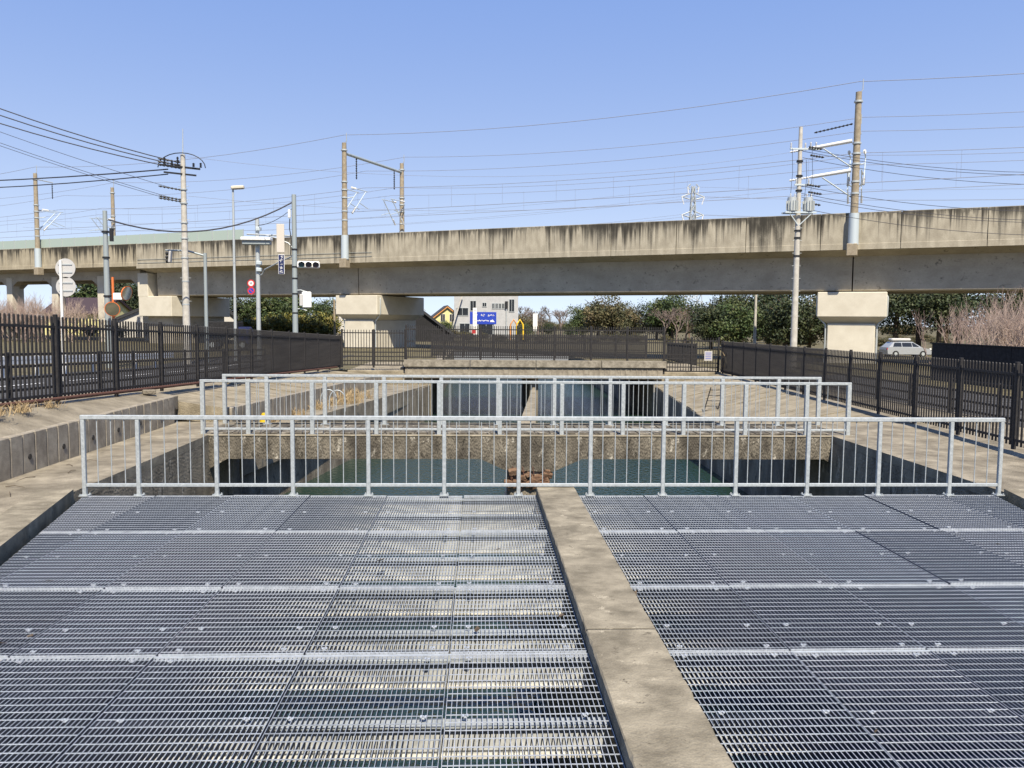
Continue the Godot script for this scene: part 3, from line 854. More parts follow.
func build_fences() -> void:
	fence("picket_fence", "dark picket fence on the concrete apron above the panel retaining wall", left_fence_x, left_fence_y, 10.56, 39.5, 1.55, 2.17, 0.12, [0.17, 1.36])
	fence("picket_fence", "dark picket fence along the flat ledge in front of the black board wall", right_fence_x, right_fence_y, 10.5, 39.0, 1.55, 2.0, 0.12, [0.17, 1.36])
	cross_fence("bridge_fence", "dark picket fence standing on the pale concrete kerb of the road bridge", -3.35, 8.75, 38.75, 0.47, 1.6, 1.73, 0.1, [0.12, 0.4, 0.86, 1.42], "", 0.017)
	cross_fence("fence_gate", "dark barred gate between the left fence and the bridge fence", -6.35, -3.42, 38.9, 0.1, 1.75, 1.46, 0.13, [0.1, 0.3, 0.5, 0.7, 0.9, 1.6], "gates at the ends of the road bridge")
	cross_fence("fence_gate", "dark barred gate with a small pale notice beside the right fence", 8.82, 11.4, 38.9, -0.12, 1.7, 1.29, 0.13, [0.1, 0.3, 0.5, 0.7, 0.9, 1.55], "gates at the ends of the road bridge")
	cross_fence("far_bridge_fence", "dark picket fence along the far side of the road bridge", -2.6, 9.5, 46.6, 0.25, 1.3, 1.73, 0.06, [0.12, 0.45, 0.8, 1.15], "", 0.022)
	fence("far_fence", "dark picket fence running away beside the canal beyond the road bridge", func(z): return 12.5 + (z - 47.0) * 0.12, func(z): return ground_height(11.4, z), 47.2, 63.0, 1.4, 2.0, 0.13, [0.15, 1.25])
	pipe_guard("dark low pipe guard fence behind the left picket fence", func(_z): return -9.4, 13.0, 37.0)
	pipe_guard("dark low pipe guard fence behind the right picket fence", func(_z): return 12.3, 13.0, 37.0)
	# notice on the right gate
	var n := MB.new()
	n.cbox(Vector3(0, 0, 0), Vector3(0.38, 0.46, 0.012), 0.003)
	var t := thing("notice", "small pale notice board wired to the gate beside the right fence", "notice", Vector3(10.9, 0.72, -38.84))
	part("board", n.mesh(), M.signback, t)
	for k in 4:
		var ln := MB.new()
		ln.box(Vector3(0, 0.14 - k * 0.09, 0.008), Vector3(0.28, 0.03, 0.003))
		part("lettering", ln.mesh(), M.blue, t)
	# dark board wall on the right
	var w := thing("board_wall", "long black board wall standing behind the right picket fence", "wall", Vector3(20.2, 0, 0))
	for k in 12:
		var b := MB.new()
		b.box(Vector3(0, 0.55, -15.0 - k * 1.83), Vector3(0.08, 1.8, 1.82))
		part("panel", b.mesh(), M.blackwall, w, Vector3(rng.randf_range(-0.01, 0.01), 0, 0))
	var c := MB.new()
	c.box(Vector3(0, 1.47, -25.1), Vector3(0.14, 0.05, 22.1))
	part("coping", c.mesh(), M.blackwall, w)
	# white guard rail along the road
	var g := thing("guardrail", "white road guardrail on posts behind the left fences", "guardrail")
	var z := 18.0
	while z < 40.0:
		var p := MB.new()
		p.tube([Vector3(-14.6, ground_height(-14.6, z), -z), Vector3(-14.6, ground_height(-14.6, z) + 0.8, -z)], 0.06, 0.06, 8)
		part("post", p.mesh(), M.white, g)
		var b := MB.new()
		for dy in [0.56, 0.7]:
			b.beam(Vector3(-14.52, ground_height(-14.6, z) + dy, -z), Vector3(-14.52, ground_height(-14.6, z + 2) + dy, -z - 2), 0.05, 0.11)
		b.beam(Vector3(-14.545, ground_height(-14.6, z) + 0.63, -z), Vector3(-14.545, ground_height(-14.6, z + 2) + 0.63, -z - 2), 0.02, 0.2)
		part("beam", b.mesh(), M.white, g)
		z += 2.0

func build_road_bridge() -> void:
	var t := thing("road_bridge", "low road bridge with pale kerb and ribbed grey girder over the canal", "bridge", Vector3(0, 0, 0))
	for k in 4:
		var b := MB.new()
		var xa := -3.45 + k * 3.08
		b.cbox(Vector3(xa + 1.53, 0.305, -38.75), Vector3(3.06, 0.33, 0.4), 0.015)
		part("kerb", b.mesh(), M.kerb, t)
	var d := MB.new()
	d.box(Vector3(2.65, -0.05, -42.9), Vector3(12.6, 0.26, 7.8))
	part("deck", d.mesh(), M.asphalt, t)
	var g := MB.new()
	g.box(Vector3(2.65, -0.13, -38.8), Vector3(12.1, 0.5, 0.3))
	part("girder", g.mesh(), M.panel, t)
	var rb := MB.new()
	rb.box(Vector3(0, -0.15, -38.635), Vector3(0.03, 0.45, 0.03))
	var rmesh := rb.mesh()
	for k in 48:
		part("rib", rmesh, M.panel, t, Vector3(-3.3 + k * 0.25, 0, 0))
	var p := MB.new()
	p.cbox(Vector3(2.65, -1.6, -42.8), Vector3(0.4, 2.7, 7.4), 0.02)
	part("pier", p.mesh(), M.wall, t)
	for s in [-1, 1]:
		var a := MB.new()
		if s < 0: a.cbox(Vector3(-4.15, -1.55, -42.8), Vector3(3.9, 3.0, 8.0), 0.03)
		else: a.cbox(Vector3(10.1, -1.55, -42.8), Vector3(3.6, 3.0, 8.0), 0.03)
		part("abutment", a.mesh(), M.slope, t)

# ------------------------------------------------------------------ viaduct

const VO := Vector3(3.39, 0, -68.7)
const VTURN := -0.46775

func vp(u: float, y: float, w: float) -> Vector3:      # along, up, towards the canal
	return Transform3D(Basis(Vector3.UP, VTURN), VO) * Vector3(u, y, w)

func build_viaduct() -> void:
	var t := thing("railway_viaduct", "long weathered concrete railway viaduct on broad T-shaped piers", "viaduct", VO, VTURN)
	# parapet segments
	var u := -43.7
	while u < 75.0:
		var a := u + 0.02
		var b := minf(u + 5.15, 75.0) - 0.02
		part("parapet", parapet_mesh(a, b, 7.45, 10.0, 0.0, 0.25), M.parapet, t)
		u += 5.15
	u = -43.7
	while u > -110.0:
		part("parapet", parapet_mesh(u - 5.138, u - 0.012, 7.68, 10.02, 0.0, 0.25), M.parapet_old, t)
		u -= 5.15
	var bk := MB.new()
	bk.box(Vector3(-17, 8.85, -0.29), Vector3(186, 2.2, 0.06))
	part("parapet_backing", bk.mesh(), M.girder, t)
	var far := MB.new()
	far.box(Vector3(-17, 8.8, -10.3), Vector3(186, 2.3, 0.25))
	part("far_parapet", far.mesh(), M.girder, t)
	# cantilever slab with a sloping soffit and the box girders
	var s := MB.new()
	s.prism([Vector2(-0.26, 7.46), Vector2(-0.26, 7.8), Vector2(-10.2, 7.9), Vector2(-10.2, 7.46), Vector2(-8.9, 7.1), Vector2(-1.6, 7.1)], -43.6, 75.0, Transform3D(Basis(Vector3(0, 0, 1), Vector3.UP, Vector3(1, 0, 0)), Vector3.ZERO))
	part("deck_slab", s.mesh(), M.girder, t)
	s = MB.new()
	s.prism([Vector2(-0.26, 7.69), Vector2(-0.26, 8.0), Vector2(-10.2, 8.0), Vector2(-10.2, 7.69), Vector2(-8.9, 7.4), Vector2(-1.4, 7.4)], -110.0, -43.8, Transform3D(Basis(Vector3(0, 0, 1), Vector3.UP, Vector3(1, 0, 0)), Vector3.ZERO))
	part("deck_slab", s.mesh(), M.girder, t)
	for g in [[-42.6, -17.15], [-17.1, 25.35], [25.4, 67.9]]:
		var b := MB.new()
		var c0: float = g[0] + 0.02
		var c1: float = g[1] - 0.02
		b.prism([Vector2(-1.62, 7.2), Vector2(-1.7, 4.72), Vector2(-1.78, 4.64), Vector2(-3.9, 4.64), Vector2(-4.1, 7.2)], c0, c1, Transform3D(Basis(Vector3(0, 0, 1), Vector3.UP, Vector3(1, 0, 0)), Vector3.ZERO))
		var gi := part("girder", b.mesh(), M.girder, t)
		# formwork joints: low ribs across the girder face
		var q := c0 + 3.0
		while q < c1 - 2.0:
			var r := MB.new()
			r.box(Vector3(q, 5.95, -1.655), Vector3(0.05, 2.46, 0.012), Basis(Vector3.RIGHT, 0.032))
			part("joint", r.mesh(), M.girder, gi)
			q += 6.4
		var b2 := MB.new()
		b2.prism([Vector2(-6.3, 7.2), Vector2(-6.5, 4.64), Vector2(-8.6, 4.64), Vector2(-8.8, 7.2)], c0, c1, Transform3D(Basis(Vector3(0, 0, 1), Vector3.UP, Vector3(1, 0, 0)), Vector3.ZERO))
		part("girder", b2.mesh(), M.girder, t)
	# T-shaped piers
	for pu in [25.4, -16.95, 67.9]:
		var p := Node3D.new()
		p.name = "pier"
		t.add_child(p, true)
		var b := MB.new()
		b.cbox(Vector3(pu, 3.66, -5.2), Vector3(4.6, 1.78, 8.4), 0.05)
		part("cap", b.mesh(), M.pier, p)
		b = MB.new()
		b.hexa([Vector3(pu - 1.62, 2.3, -1.65), Vector3(pu + 1.62, 2.3, -1.65), Vector3(pu + 1.62, 2.3, -8.8), Vector3(pu - 1.62, 2.3, -8.8), Vector3(pu - 2.28, 2.775, -1.02), Vector3(pu + 2.28, 2.775, -1.02), Vector3(pu + 2.28, 2.775, -9.38), Vector3(pu - 2.28, 2.775, -9.38)])
		part("haunch", b.mesh(), M.pier, p)
		b = MB.new()
		b.cbox(Vector3(pu, 0.3, -5.2), Vector3(3.2, 4.0, 7.6), 0.06)
		part("stem", b.mesh(), M.pier, p)
		for sx in [-1, 1]:
			b = MB.new()
			b.tube([Vector3(pu + sx * 2.2, 4.4, -1.6), Vector3(pu + sx * 2.34, 4.2, -1.5), Vector3(pu + sx * 2.34, 2.9, -1.5), Vector3(pu + sx * 1.72, 2.2, -1.6), Vector3(pu + sx * 1.72, -1.0, -1.6)], 0.07, 0.07, 8)
			part("drain_pipe", b.mesh(), M.steel, p)
		for w in [-2.8, -7.5]:
			b = MB.new()
			b.cbox(Vector3(pu + 0.0, 4.6, w), Vector3(1.5, 0.1, 0.9), 0.01)
			part("bearing", b.mesh(), M.steel, p)
	# end pier that carries the girder and the older frame
	var ep := Node3D.new()
	ep.name = "end_pier"
	t.add_child(ep, true)
	var e := MB.new()
	e.cbox(Vector3(-42.3, 3.55, -5.2), Vector3(4.7, 2.1, 8.4), 0.05)
	part("cap", e.mesh(), M.pier, ep)
	e = MB.new()
	e.cbox(Vector3(-44.0, 5.8, -5.2), Vector3(1.5, 2.5, 8.4), 0.05)
	part("cap_step", e.mesh(), M.pier, ep)
	e = MB.new()
	e.cbox(Vector3(-42.3, 0.6, -5.4), Vector3(3.6, 3.9, 7.4), 0.05)
	part("stem", e.mesh(), M.girder, ep)
	# the older frame viaduct: columns, beams with haunches
	for cu in [-51.2, -58.6, -66.4, -74.2, -82.0, -90.0, -98.0]:
		for w in [-2.2, -8.2]:
			var b := MB.new()
			b.cbox(Vector3(cu, 2.9, w), Vector3(1.0, 8.0, 1.0), 0.05)
			part("column", b.mesh(), M.pier, t)
		var b3 := MB.new()
		b3.box(Vector3(cu, 6.9, -5.2), Vector3(0.9, 1.1, 5.0))
		part("cross_beam", b3.mesh(), M.girder, t)
	for w in [-2.2, -8.2]:
		var cols := [-45.2, -51.2, -58.6, -66.4, -74.2, -82.0, -90.0, -98.0]
		for i in cols.size() - 1:
			var a: float = cols[i]
			var b: float = cols[i + 1]
			var bm := MB.new()
			bm.prism([Vector2(a, 7.42), Vector2(a, 5.9), Vector2(a - 0.55, 5.9), Vector2(a - 1.4, 6.45), Vector2(b + 1.4, 6.45), Vector2(b + 0.55, 5.9), Vector2(b + 0.03, 5.9), Vector2(b + 0.03, 7.42)], w - 0.42, w + 0.42)
			part("frame_beam", bm.mesh(), M.girder, t)
	# grey noise barrier on the left part of the parapet
	u = -29.35
	while u > -95.0:
		var nb := MB.new()
		nb.box(Vector3(u - 0.98, 10.48, -0.13), Vector3(1.93, 0.93, 0.05))
		part("barrier_panel", nb.mesh(), M.barrier, t)
		nb = MB.new()
		nb.box(Vector3(u, 10.38, -0.08), Vector3(0.06, 1.2, 0.08))
		part("barrier_post", nb.mesh(), M.steel, t)
		u -= 1.97
	# brackets that hold the masts
	for mu in [25.4, -17.2, -58.3]:
		var br := MB.new()
		br.cbox(Vector3(mu - 0.05, 7.4, 0.3), Vector3(0.7, 0.85, 0.75), 0.04)
		part("mast_bracket", br.mesh(), M.mast, t)
	# parapet conduit lines
	for h in [8.0, 8.35]:
		var c := MB.new()
		c.box(Vector3(-29.0, h, 0.02), Vector3(29.0, 0.025, 0.025))
		part("conduit", c.mesh(), M.polesteel, t)

func parapet_mesh(a: float, b: float, y0: float, y1: float, w0: float, thick: float) -> ArrayMesh:
	var st := MB.new()
	var k := 37.0
	var f := func(x, y): return Vector2((x + 200.0) / k, (y1 - y) / (y1 - y0))
	var ch := 0.04
	var yl := y0 + 0.42
	# face above, a shallow set-off, the band below, chamfered coping
	st.poly([Vector3(a, yl, w0 - 0.02), Vector3(b, yl, w0 - 0.02), Vector3(b, y1 - ch, w0 - 0.02), Vector3(a, y1 - ch, w0 - 0.02)], Vector3.BACK, [f.call(a, yl), f.call(b, yl), f.call(b, y1 - ch), f.call(a, y1 - ch)])
	st.poly([Vector3(a, y0, w0), Vector3(b, y0, w0), Vector3(b, yl - 0.02, w0), Vector3(a, yl - 0.02, w0)], Vector3.BACK, [f.call(a, y0), f.call(b, y0), f.call(b, yl), f.call(a, yl)])
	st.poly([Vector3(a, yl - 0.02, w0), Vector3(b, yl - 0.02, w0), Vector3(b, yl, w0 - 0.02), Vector3(a, yl, w0 - 0.02)], Vector3(0, 1, 1), [f.call(a, yl), f.call(b, yl), f.call(b, yl), f.call(a, yl)])
	st.poly([Vector3(a, y1 - ch, w0 - 0.02), Vector3(b, y1 - ch, w0 - 0.02), Vector3(b, y1, w0 - 0.02 - ch), Vector3(a, y1, w0 - 0.02 - ch)], Vector3(0, 1, 1), [f.call(a, y1), f.call(b, y1), f.call(b, y1), f.call(a, y1)])
	st.poly([Vector3(a, y1, w0 - 0.02 - ch), Vector3(b, y1, w0 - 0.02 - ch), Vector3(b, y1, w0 - thick), Vector3(a, y1, w0 - thick)], Vector3.UP, [f.call(a, y1), f.call(b, y1), f.call(b, y1 - 0.1), f.call(a, y1 - 0.1)])
	st.poly([Vector3(a, y0, w0 - thick), Vector3(b, y0, w0 - thick), Vector3(b, y1, w0 - thick), Vector3(a, y1, w0 - thick)], Vector3.FORWARD, [f.call(a, y0), f.call(b, y0), f.call(b, y1), f.call(a, y1)])
	st.poly([Vector3(a, y0, w0 - thick), Vector3(b, y0, w0 - thick), Vector3(b, y0, w0), Vector3(a, y0, w0)], Vector3.DOWN, [f.call(a, y0), f.call(b, y0), f.call(b, y0), f.call(a, y0)])
	for x in [a, b]:
		st.poly([Vector3(x, y0, w0), Vector3(x, y0, w0 - thick), Vector3(x, y1 - ch, w0 - thick), Vector3(x, y1 - ch, w0 - 0.02)], Vector3(x - (a + b) / 2, 0, 0), [f.call(x, y0), f.call(x, y0), f.call(x, y1), f.call(x, y1)])
	return st.mesh()

func insulator(a: Vector3, b: Vector3, r: float, sheds: int) -> ArrayMesh:
	var st := MB.new()
	st.tube([a, b], r * 0.45, r * 0.45, 6)
	for k in sheds:
		var c := a.lerp(b, (k + 0.5) / sheds)
		var d := (b - a).normalized() * (b - a).length() / sheds * 0.28
		st.tube([c - d, c + d], r, r * 0.55, 8)
	return st.mesh()

func catenary_mast(label: String, u: float, w: float, top: float, face: float, arms := true) -> Node3D:
	var t := thing("catenary_mast", label, "mast", vp(u, 0, w), VTURN, "masts of the railway overhead line")
	var b := MB.new()
	b.tube([Vector3(0, 7.8, 0), Vector3(0, top, 0)], 0.28, 0.2, 14)
	part("shaft", b.mesh(), M.mast, t)
	b = MB.new()
	b.tube([Vector3(0, 7.75, 0), Vector3(0, 9.9, 0)], 0.36, 0.34, 14)
	part("sleeve", b.mesh(), M.sleeve, t)
	for h in [11.2, 12.0, 13.2, 13.9, 14.6, top - 0.7]:
		b = MB.new()
		b.tube([Vector3(0, h, 0), Vector3(0, h + 0.12, 0)], 0.29, 0.29, 12)
		part("band", b.mesh(), M.steel, t)
	b = MB.new()
	b.tube([Vector3(0, top - 0.2, 0), Vector3(0.25, top + 0.15, 0), Vector3(0.25, top + 0.85, 0)], 0.045, 0.03, 6)
	part("wire_holder", b.mesh(), M.steel, t)
	if arms:
		for sx in [-0.5, 0.5]:
			b = MB.new()
			var y := 13.2
			var z := face
			b.tube([Vector3(sx * 0.4, y, 0), Vector3(sx, y + 0.2, z * 0.7)], 0.05, 0.05, 6)
			b.tube([Vector3(sx, y - 1.3, z * 0.5), Vector3(sx, y + 0.9, z * 2.6)], 0.045, 0.045, 6)
			b.tube([Vector3(sx, y + 1.0, z * 0.4), Vector3(sx, y + 0.95, z * 2.9)], 0.04, 0.04, 6)
			b.tube([Vector3(sx, y - 0.2, z * 1.5), Vector3(sx, y - 0.6, z * 3.0)], 0.035, 0.035, 6)
			part("bracket_arm", b.mesh(), M.sleeve, t)
			part("insulator", insulator(Vector3(sx, y + 1.0, z * 0.35), Vector3(sx, y + 0.98, z * 1.1), 0.1, 5), M.ceramic, t)
			part("insulator", insulator(Vector3(sx, y - 1.3, z * 0.45), Vector3(sx, y - 0.75, z * 0.95), 0.1, 5), M.ceramic, t)
	return t

func build_masts() -> void:
	var pairs := [[-17.2, "above the pier left of the blue signboard"], [25.4, "above the bright pier beside the right fence"], [-58.4, "above the old column frame"]]
	for p in pairs:
		var near := catenary_mast("tall mast on the near parapet " + p[1], p[0], 0.3, 18.1, -1.0)
		catenary_mast("mast on the far parapet " + p[1], p[0] - 0.4, -10.0, 18.1, 1.0)
		if p[0] == -17.2:
			var b := MB.new()
			b.tube([Vector3(0, 17.2, 0), Vector3(-0.4, 17.2, -10.3)], 0.13, 0.13, 10)
			part("portal_beam", b.mesh(), M.polesteel, near)
			for w in [-2.0, -8.4]:
				part("insulator", insulator(Vector3(-0.1, 17.1, w), Vector3(-0.1, 15.2, w), 0.09, 9), M.black, near)
		elif p[0] == -58.4:
			var b := MB.new()
			b.tube([Vector3(0, 17.5, 0), Vector3(0, 17.4, -2.1)], 0.06, 0.06, 6)
			part("cross_arm", b.mesh(), M.steel, near)
			part("insulator", insulator(Vector3(0, 17.3, -2.0), Vector3(0, 15.6, -2.0), 0.08, 8), M.black, near)
		else:
			for q in [[14.6, -2.9], [12.6, -2.9]]:
				var b := MB.new()
				var dx: float = q[1]
				var y: float = q[0]
				b.tube([Vector3(-0.3, y + 0.25, 0), Vector3(dx, y, -0.2)], 0.14, 0.12, 10)
				part("feeder_arm", b.mesh(), M.ceramic, near)
				part("insulator", insulator(Vector3(dx, y, -0.2), Vector3(dx - 1.5, y - 0.15, -0.3), 0.1, 8), M.ceramic, near)
				b = MB.new()
				b.tube([Vector3(-0.2, y - 1.6, 0), Vector3(dx * 0.75, y - 0.1, -0.1)], 0.05, 0.05, 6)
				part("strut", b.mesh(), M.polesteel, near)
			part("insulator", insulator(Vector3(-0.3, 16.0, 0), Vector3(-2.8, 15.6, 0), 0.08, 10), M.black, near)

func wire(label: String, pts: Array, sag: float, r: float, m: Material, group: String) -> void:
	# a wire hanging from support to support
	var st := MB.new()
	var path := []
	for i in pts.size() - 1:
		for k in 12:
			var f := k / 12.0
			var p: Vector3 = pts[i].lerp(pts[i + 1], f)
			p.y -= sag * 4.0 * f * (1.0 - f)
			path.append(p)
	path.append(pts[pts.size() - 1])
	st.tube(path, r, r, 4, false)
	solo("overhead_wire", st.mesh(), m, label, "wire", group)

func build_wires() -> void:
	var us := [-100.4, -58.4, -17.2, 25.4, 67.6]
	var lines := [[18.8, 0.3, 0.8, 0.022], [18.7, -10.0, 0.8, 0.02], [16.2, -3.2, 0.8, 0.018], [15.4, -8.2, 0.8, 0.018], [14.6, -2.9, 0.55, 0.02], [14.55, -7.6, 0.55, 0.018], [12.45, -2.9, 0.06, 0.024], [12.45, -7.4, 0.06, 0.022]]
	for l in lines:
		var pts := []
		for u in us: pts.append(vp(u, l[0], l[1]))
		wire("thin overhead line strung from mast to mast along the viaduct", pts, l[2], l[3], M.thinwire, "overhead lines of the railway")
	# droppers between messenger and contact wire
	for w in [-2.9, -7.5]:
		var st := MB.new()
		var u := -98.0
		while u < 66.0:
			var f := fposmod(u + 17.2, 42.3) / 42.3
			var y := 14.6 - 0.55 * 4.0 * f * (1.0 - f)
			st.tube([vp(u, 12.42, w), vp(u, y, w)], 0.009, 0.009, 4, false)
			u += 5.0
		solo("dropper_wires", st.mesh(), M.thinwire, "row of short dropper wires under the railway overhead line", "wire", "dropper rows of the railway")
	# black service lines from the left to the utility pole
	for q in [[12.39, 10.3, 0.5, 0.026], [12.07, 10.15, 0.5, 0.026], [11.68, 10.0, 0.5, 0.026], [11.26, 8.9, 0.3, 0.012], [10.73, 8.4, 0.3, 0.012], [10.59, 8.3, 0.3, 0.012]]:
		var e := Vector3(-15.5, q[1], -43.9)
		var s := Vector3(-23.2, q[0] + q[2] * 0.95, -42)
		wire("black cable sagging to the utility pole with the bundled crossarm", [s + (s - e) * 1.0, e], q[2], q[3], M.wire, "cables running to the utility pole")
	wire("black cable sagging to the utility pole with the bundled crossarm", [Vector3(-60, 13.6, -72), Vector3(-16.0, 9.95, -44)], 0.55, 0.035, M.wire, "cables running to the utility pole")
	wire("black cable sagging to the utility pole with the bundled crossarm", [Vector3(-60, 13.2, -72), Vector3(-16.0, 9.7, -44)], 0.7, 0.03, M.wire, "cables running to the utility pole")
	wire("black cable hanging between the mirror pole and the signal pole", [Vector3(-17.4, 6.9, -40.1), Vector3(-9.6, 8.4, -44)], 1.0, 0.035, M.wire, "cables between the street poles")
	wire("thin cable hanging between the sign pole and the signal pole", [Vector3(-13.05, 7.8, -50), Vector3(-9.62, 8.1, -44)], 0.2, 0.018, M.wire, "cables between the street poles")
	for q in [[10.6, 1.2], [8.6, 1.0]]:
		wire("thin line from the utility pole to the pole with transformers", [Vector3(-15.0, q[0], -44), Vector3(17.7, q[0] + 1.2, -46)], q[1], 0.008, M.thinwire, "lines between the two utility poles")
	for q in [[11.95, 10.6], [11.8, 10.45], [11.45, 9.9], [9.9, 8.5], [9.5, 8.0], [9.3, 7.9], [8.7, 7.2]]:
		wire("dark line leaving the pole with transformers past the bright pier", [Vector3(17.9, q[0], -46), Vector3(34, q[1], -44)], 0.5, 0.014, M.wire, "lines leaving the pole with transformers")

# ------------------------------------------------------------------ street furniture

func tapered(called: String, label: String, cat: String, at: Vector3, top: float, r0: float, r1: float, m: Material, group := "") -> Node3D:
	var t := thing(called, label, cat, at, 0.0, group)
	var b := MB.new()
	b.tube([Vector3.ZERO, Vector3(0, top, 0)], r0, r1, 14)
	part("pole", b.mesh(), m, t)
	return t

func gy(x: float, z: float) -> float: return ground_height(x, z) - 0.05

func build_street() -> void:
	# two round sign backs on a white pole
	var g := gy(-12.75, 26)
	var t := thing("road_sign", "two round sign backs on a white pole behind the left picket fence", "road sign", Vector3(-12.75, g, -26))
	var b := MB.new()
	b.tube([Vector3.ZERO, Vector3(0, 4.05 - g, 0)], 0.04, 0.04, 10)
	part("pole", b.mesh(), M.white, t)
	for h in [3.8, 3.24]:
		b = MB.new()
		b.tube([Vector3(0.12, h - g, -0.06), Vector3(0.12, h - g, -0.045)], 0.3, 0.3, 28)
		var d := part("disc", b.mesh(), M.signback, t)
		for s in [-0.12, 0.12]:
			b = MB.new()
			b.box(Vector3(0.12, h - g + s, -0.035), Vector3(0.42, 0.04, 0.02))
			part("bracket", b.mesh(), M.steel, d)
	# steel pole with two orange rimmed mirrors
	g = gy(-17.5, 40)
	t = tapered("steel_pole", "grey green steel pole left of the orange rimmed traffic mirrors", "pole", Vector3(-17.5, g, -40), 7.3 - g, 0.16, 0.1, M.polesteel)
	for h in [2.0, 3.4, 5.2, 6.4]:
		b = MB.new()
		b.tube([Vector3(0, h, 0), Vector3(0, h + 0.08, 0)], 0.17, 0.165, 12)
		part("band", b.mesh(), M.black, t)
	b = MB.new()
	b.box(Vector3(0.28, 6.3, 0), Vector3(0.14, 0.6, 0.14))
	part("cable_box", b.mesh(), M.black, t)
	g = gy(-17.1, 39.6)
	t = thing("traffic_mirror", "pair of orange rimmed traffic mirrors on an orange post", "mirror", Vector3(-17.1, g, -39.6))
	b = MB.new()
	b.tube([Vector3(0, 0, -0.1), Vector3(0, 4.2 - g, -0.1)], 0.055, 0.055, 10)
	part("post", b.mesh(), M.orange, t)
	for q in [[0.05, 2.72, 0.12, 0.15], [0.66, 3.45, 0.0, 1.25]]:
		var fr := Transform3D(Basis(Vector3.UP, q[3]) * Basis(Vector3.RIGHT, 0.2), Vector3(q[0], q[1] - g, q[2]))
		b = MB.new()
		b.tube([fr * Vector3(0, 0, -0.05), fr * Vector3(0, 0, 0.03)], 0.31, 0.345, 28)
		var rim := part("mirror_rim", b.mesh(), M.orange, t)
		b = MB.new()
		b.tube([fr * Vector3(0, 0, 0.02), fr * Vector3(0, 0, 0.04)], 0.318, 0.31, 28)
		part("mirror_face", b.mesh(), M.mirror, rim)
		b = MB.new()
		b.beam(Vector3(0, q[1] - g, -0.1), fr * Vector3(0, 0, -0.05), 0.05, 0.05)
		part("arm", b.mesh(), M.steel, t)
	b = MB.new()
	b.cbox(Vector3(0.28, 3.3 - g, 0.05), Vector3(0.42, 0.3, 0.06), 0.01)
	part("plate", b.mesh(), M.white, t)
	# utility pole on the left
	g = gy(-15.23, 44)
	t = tapered("utility_pole", "pale concrete utility pole with bundled black cables at its crossarm", "utility pole", Vector3(-15.23, g, -44), 10.7 - g, 0.2, 0.12, M.pole)
	b = MB.new()
	b.tube([Vector3(0, 10.6 - g, 0), Vector3(0.03, 12.0 - g, 0)], 0.03, 0.018, 6)
	part("lightning_rod", b.mesh(), M.steel, t)
	b = MB.new()
	b.box(Vector3(-0.1, 10.05 - g, 0.15), Vector3(2.0, 0.09, 0.09), Basis(Vector3.UP, 0.6))
	b.box(Vector3(-0.1, 9.7 - g, 0.15), Vector3(1.6, 0.08, 0.08), Basis(Vector3.UP, 0.6))
	part("crossarm", b.mesh(), M.black, t)
	for q in [[-0.75, 0.5, 0.35], [-0.45, 0.3, 0.25], [0.5, -0.1, 0.2], [0.8, -0.3, 0.25], [-0.2, 0.2, 0.45]]:
		part("insulator", insulator(Vector3(q[0], 10.1 - g, q[1]), Vector3(q[0], 10.1 - g + q[2], q[1]), 0.075, 4), M.black, t)
	for q in [10.3, 10.15, 10.0, 8.9, 8.4, 8.3]:
		var slope: float = 0.13 if q > 9.5 else 0.16
		part("cable_clamp", insulator(Vector3(-0.1, q - g, 0.06), Vector3(-1.15, q - g + slope * 0.9, 0.32), 0.06, 6), M.black, t)
	b = MB.new()
	var arc := []
	for k in 13:
		var an := PI * k / 12.0
		arc.append(Vector3(-1.2 + 2.0 * (1.0 - cos(an)) / 2.0 * 1.2, 10.0 - g + sin(an) * 0.75, 0.2))
	b.tube(arc, 0.025, 0.025, 6)
	part("jumper_cable", b.mesh(), M.black, t)
	for h in [3.0, 4.2, 5.4, 6.4, 7.2, 8.2, 8.9]:
		b = MB.new()
		b.tube([Vector3(0, h - g, 0), Vector3(0, h + 0.06 - g, 0)], 0.19, 0.185, 10)
		part("band", b.mesh(), M.steel, t)
		b = MB.new()
		b.tube([Vector3(-0.28, h - g + 0.2, 0), Vector3(0.28, h - g + 0.2, 0)], 0.012, 0.012, 5)
		part("step_bolt", b.mesh(), M.steel, t)
	# signal pole with arm, seen from the side
	g = gy(-14.85, 46)
	t = tapered("signal_pole", "thin grey signal pole with arm reaching across the utility pole", "traffic signal", Vector3(-14.85, g, -46), 5.85 - g, 0.1, 0.085, M.polesteel)
	b = MB.new()
	b.tube([Vector3(0, 5.7 - g, 0), Vector3(-0.9, 5.95 - g, 0.1), Vector3(-2.0, 5.95 - g, 0.3)], 0.055, 0.045, 8)
	part("arm", b.mesh(), M.polesteel, t)
	b = MB.new()
	b.cbox(Vector3(-1.75, 5.6 - g, 0.3), Vector3(0.12, 0.62, 0.3), 0.03, Basis(Vector3.FORWARD, 0.1))
	part("signal_head", b.mesh(), M.signback, t)
	for k in 3:
		b = MB.new()
		b.tube([Vector3(-1.8, 5.8 - k * 0.2 - g, 0.3), Vector3(-1.98, 5.77 - k * 0.2 - g, 0.3)], 0.09, 0.09, 12)
		part("hood", b.mesh(), M.black, t)
	# street lamp
	g = gy(-13.87, 48)
	t = tapered("street_lamp", "tall thin street lamp with a flat cream head", "street lamp", Vector3(-13.87, g, -48), 9.55 - g, 0.09, 0.055, M.steel)
	b = MB.new()
	b.cbox(Vector3(0.28, 9.68 - g, 0.05), Vector3(0.72, 0.2, 0.3), 0.05, Basis(Vector3.FORWARD, -0.08))
	part("lamp_head", b.mesh(), M.pier, t)
	# sign and signal pole with the wide white lamp box
	g = gy(-13.07, 50)
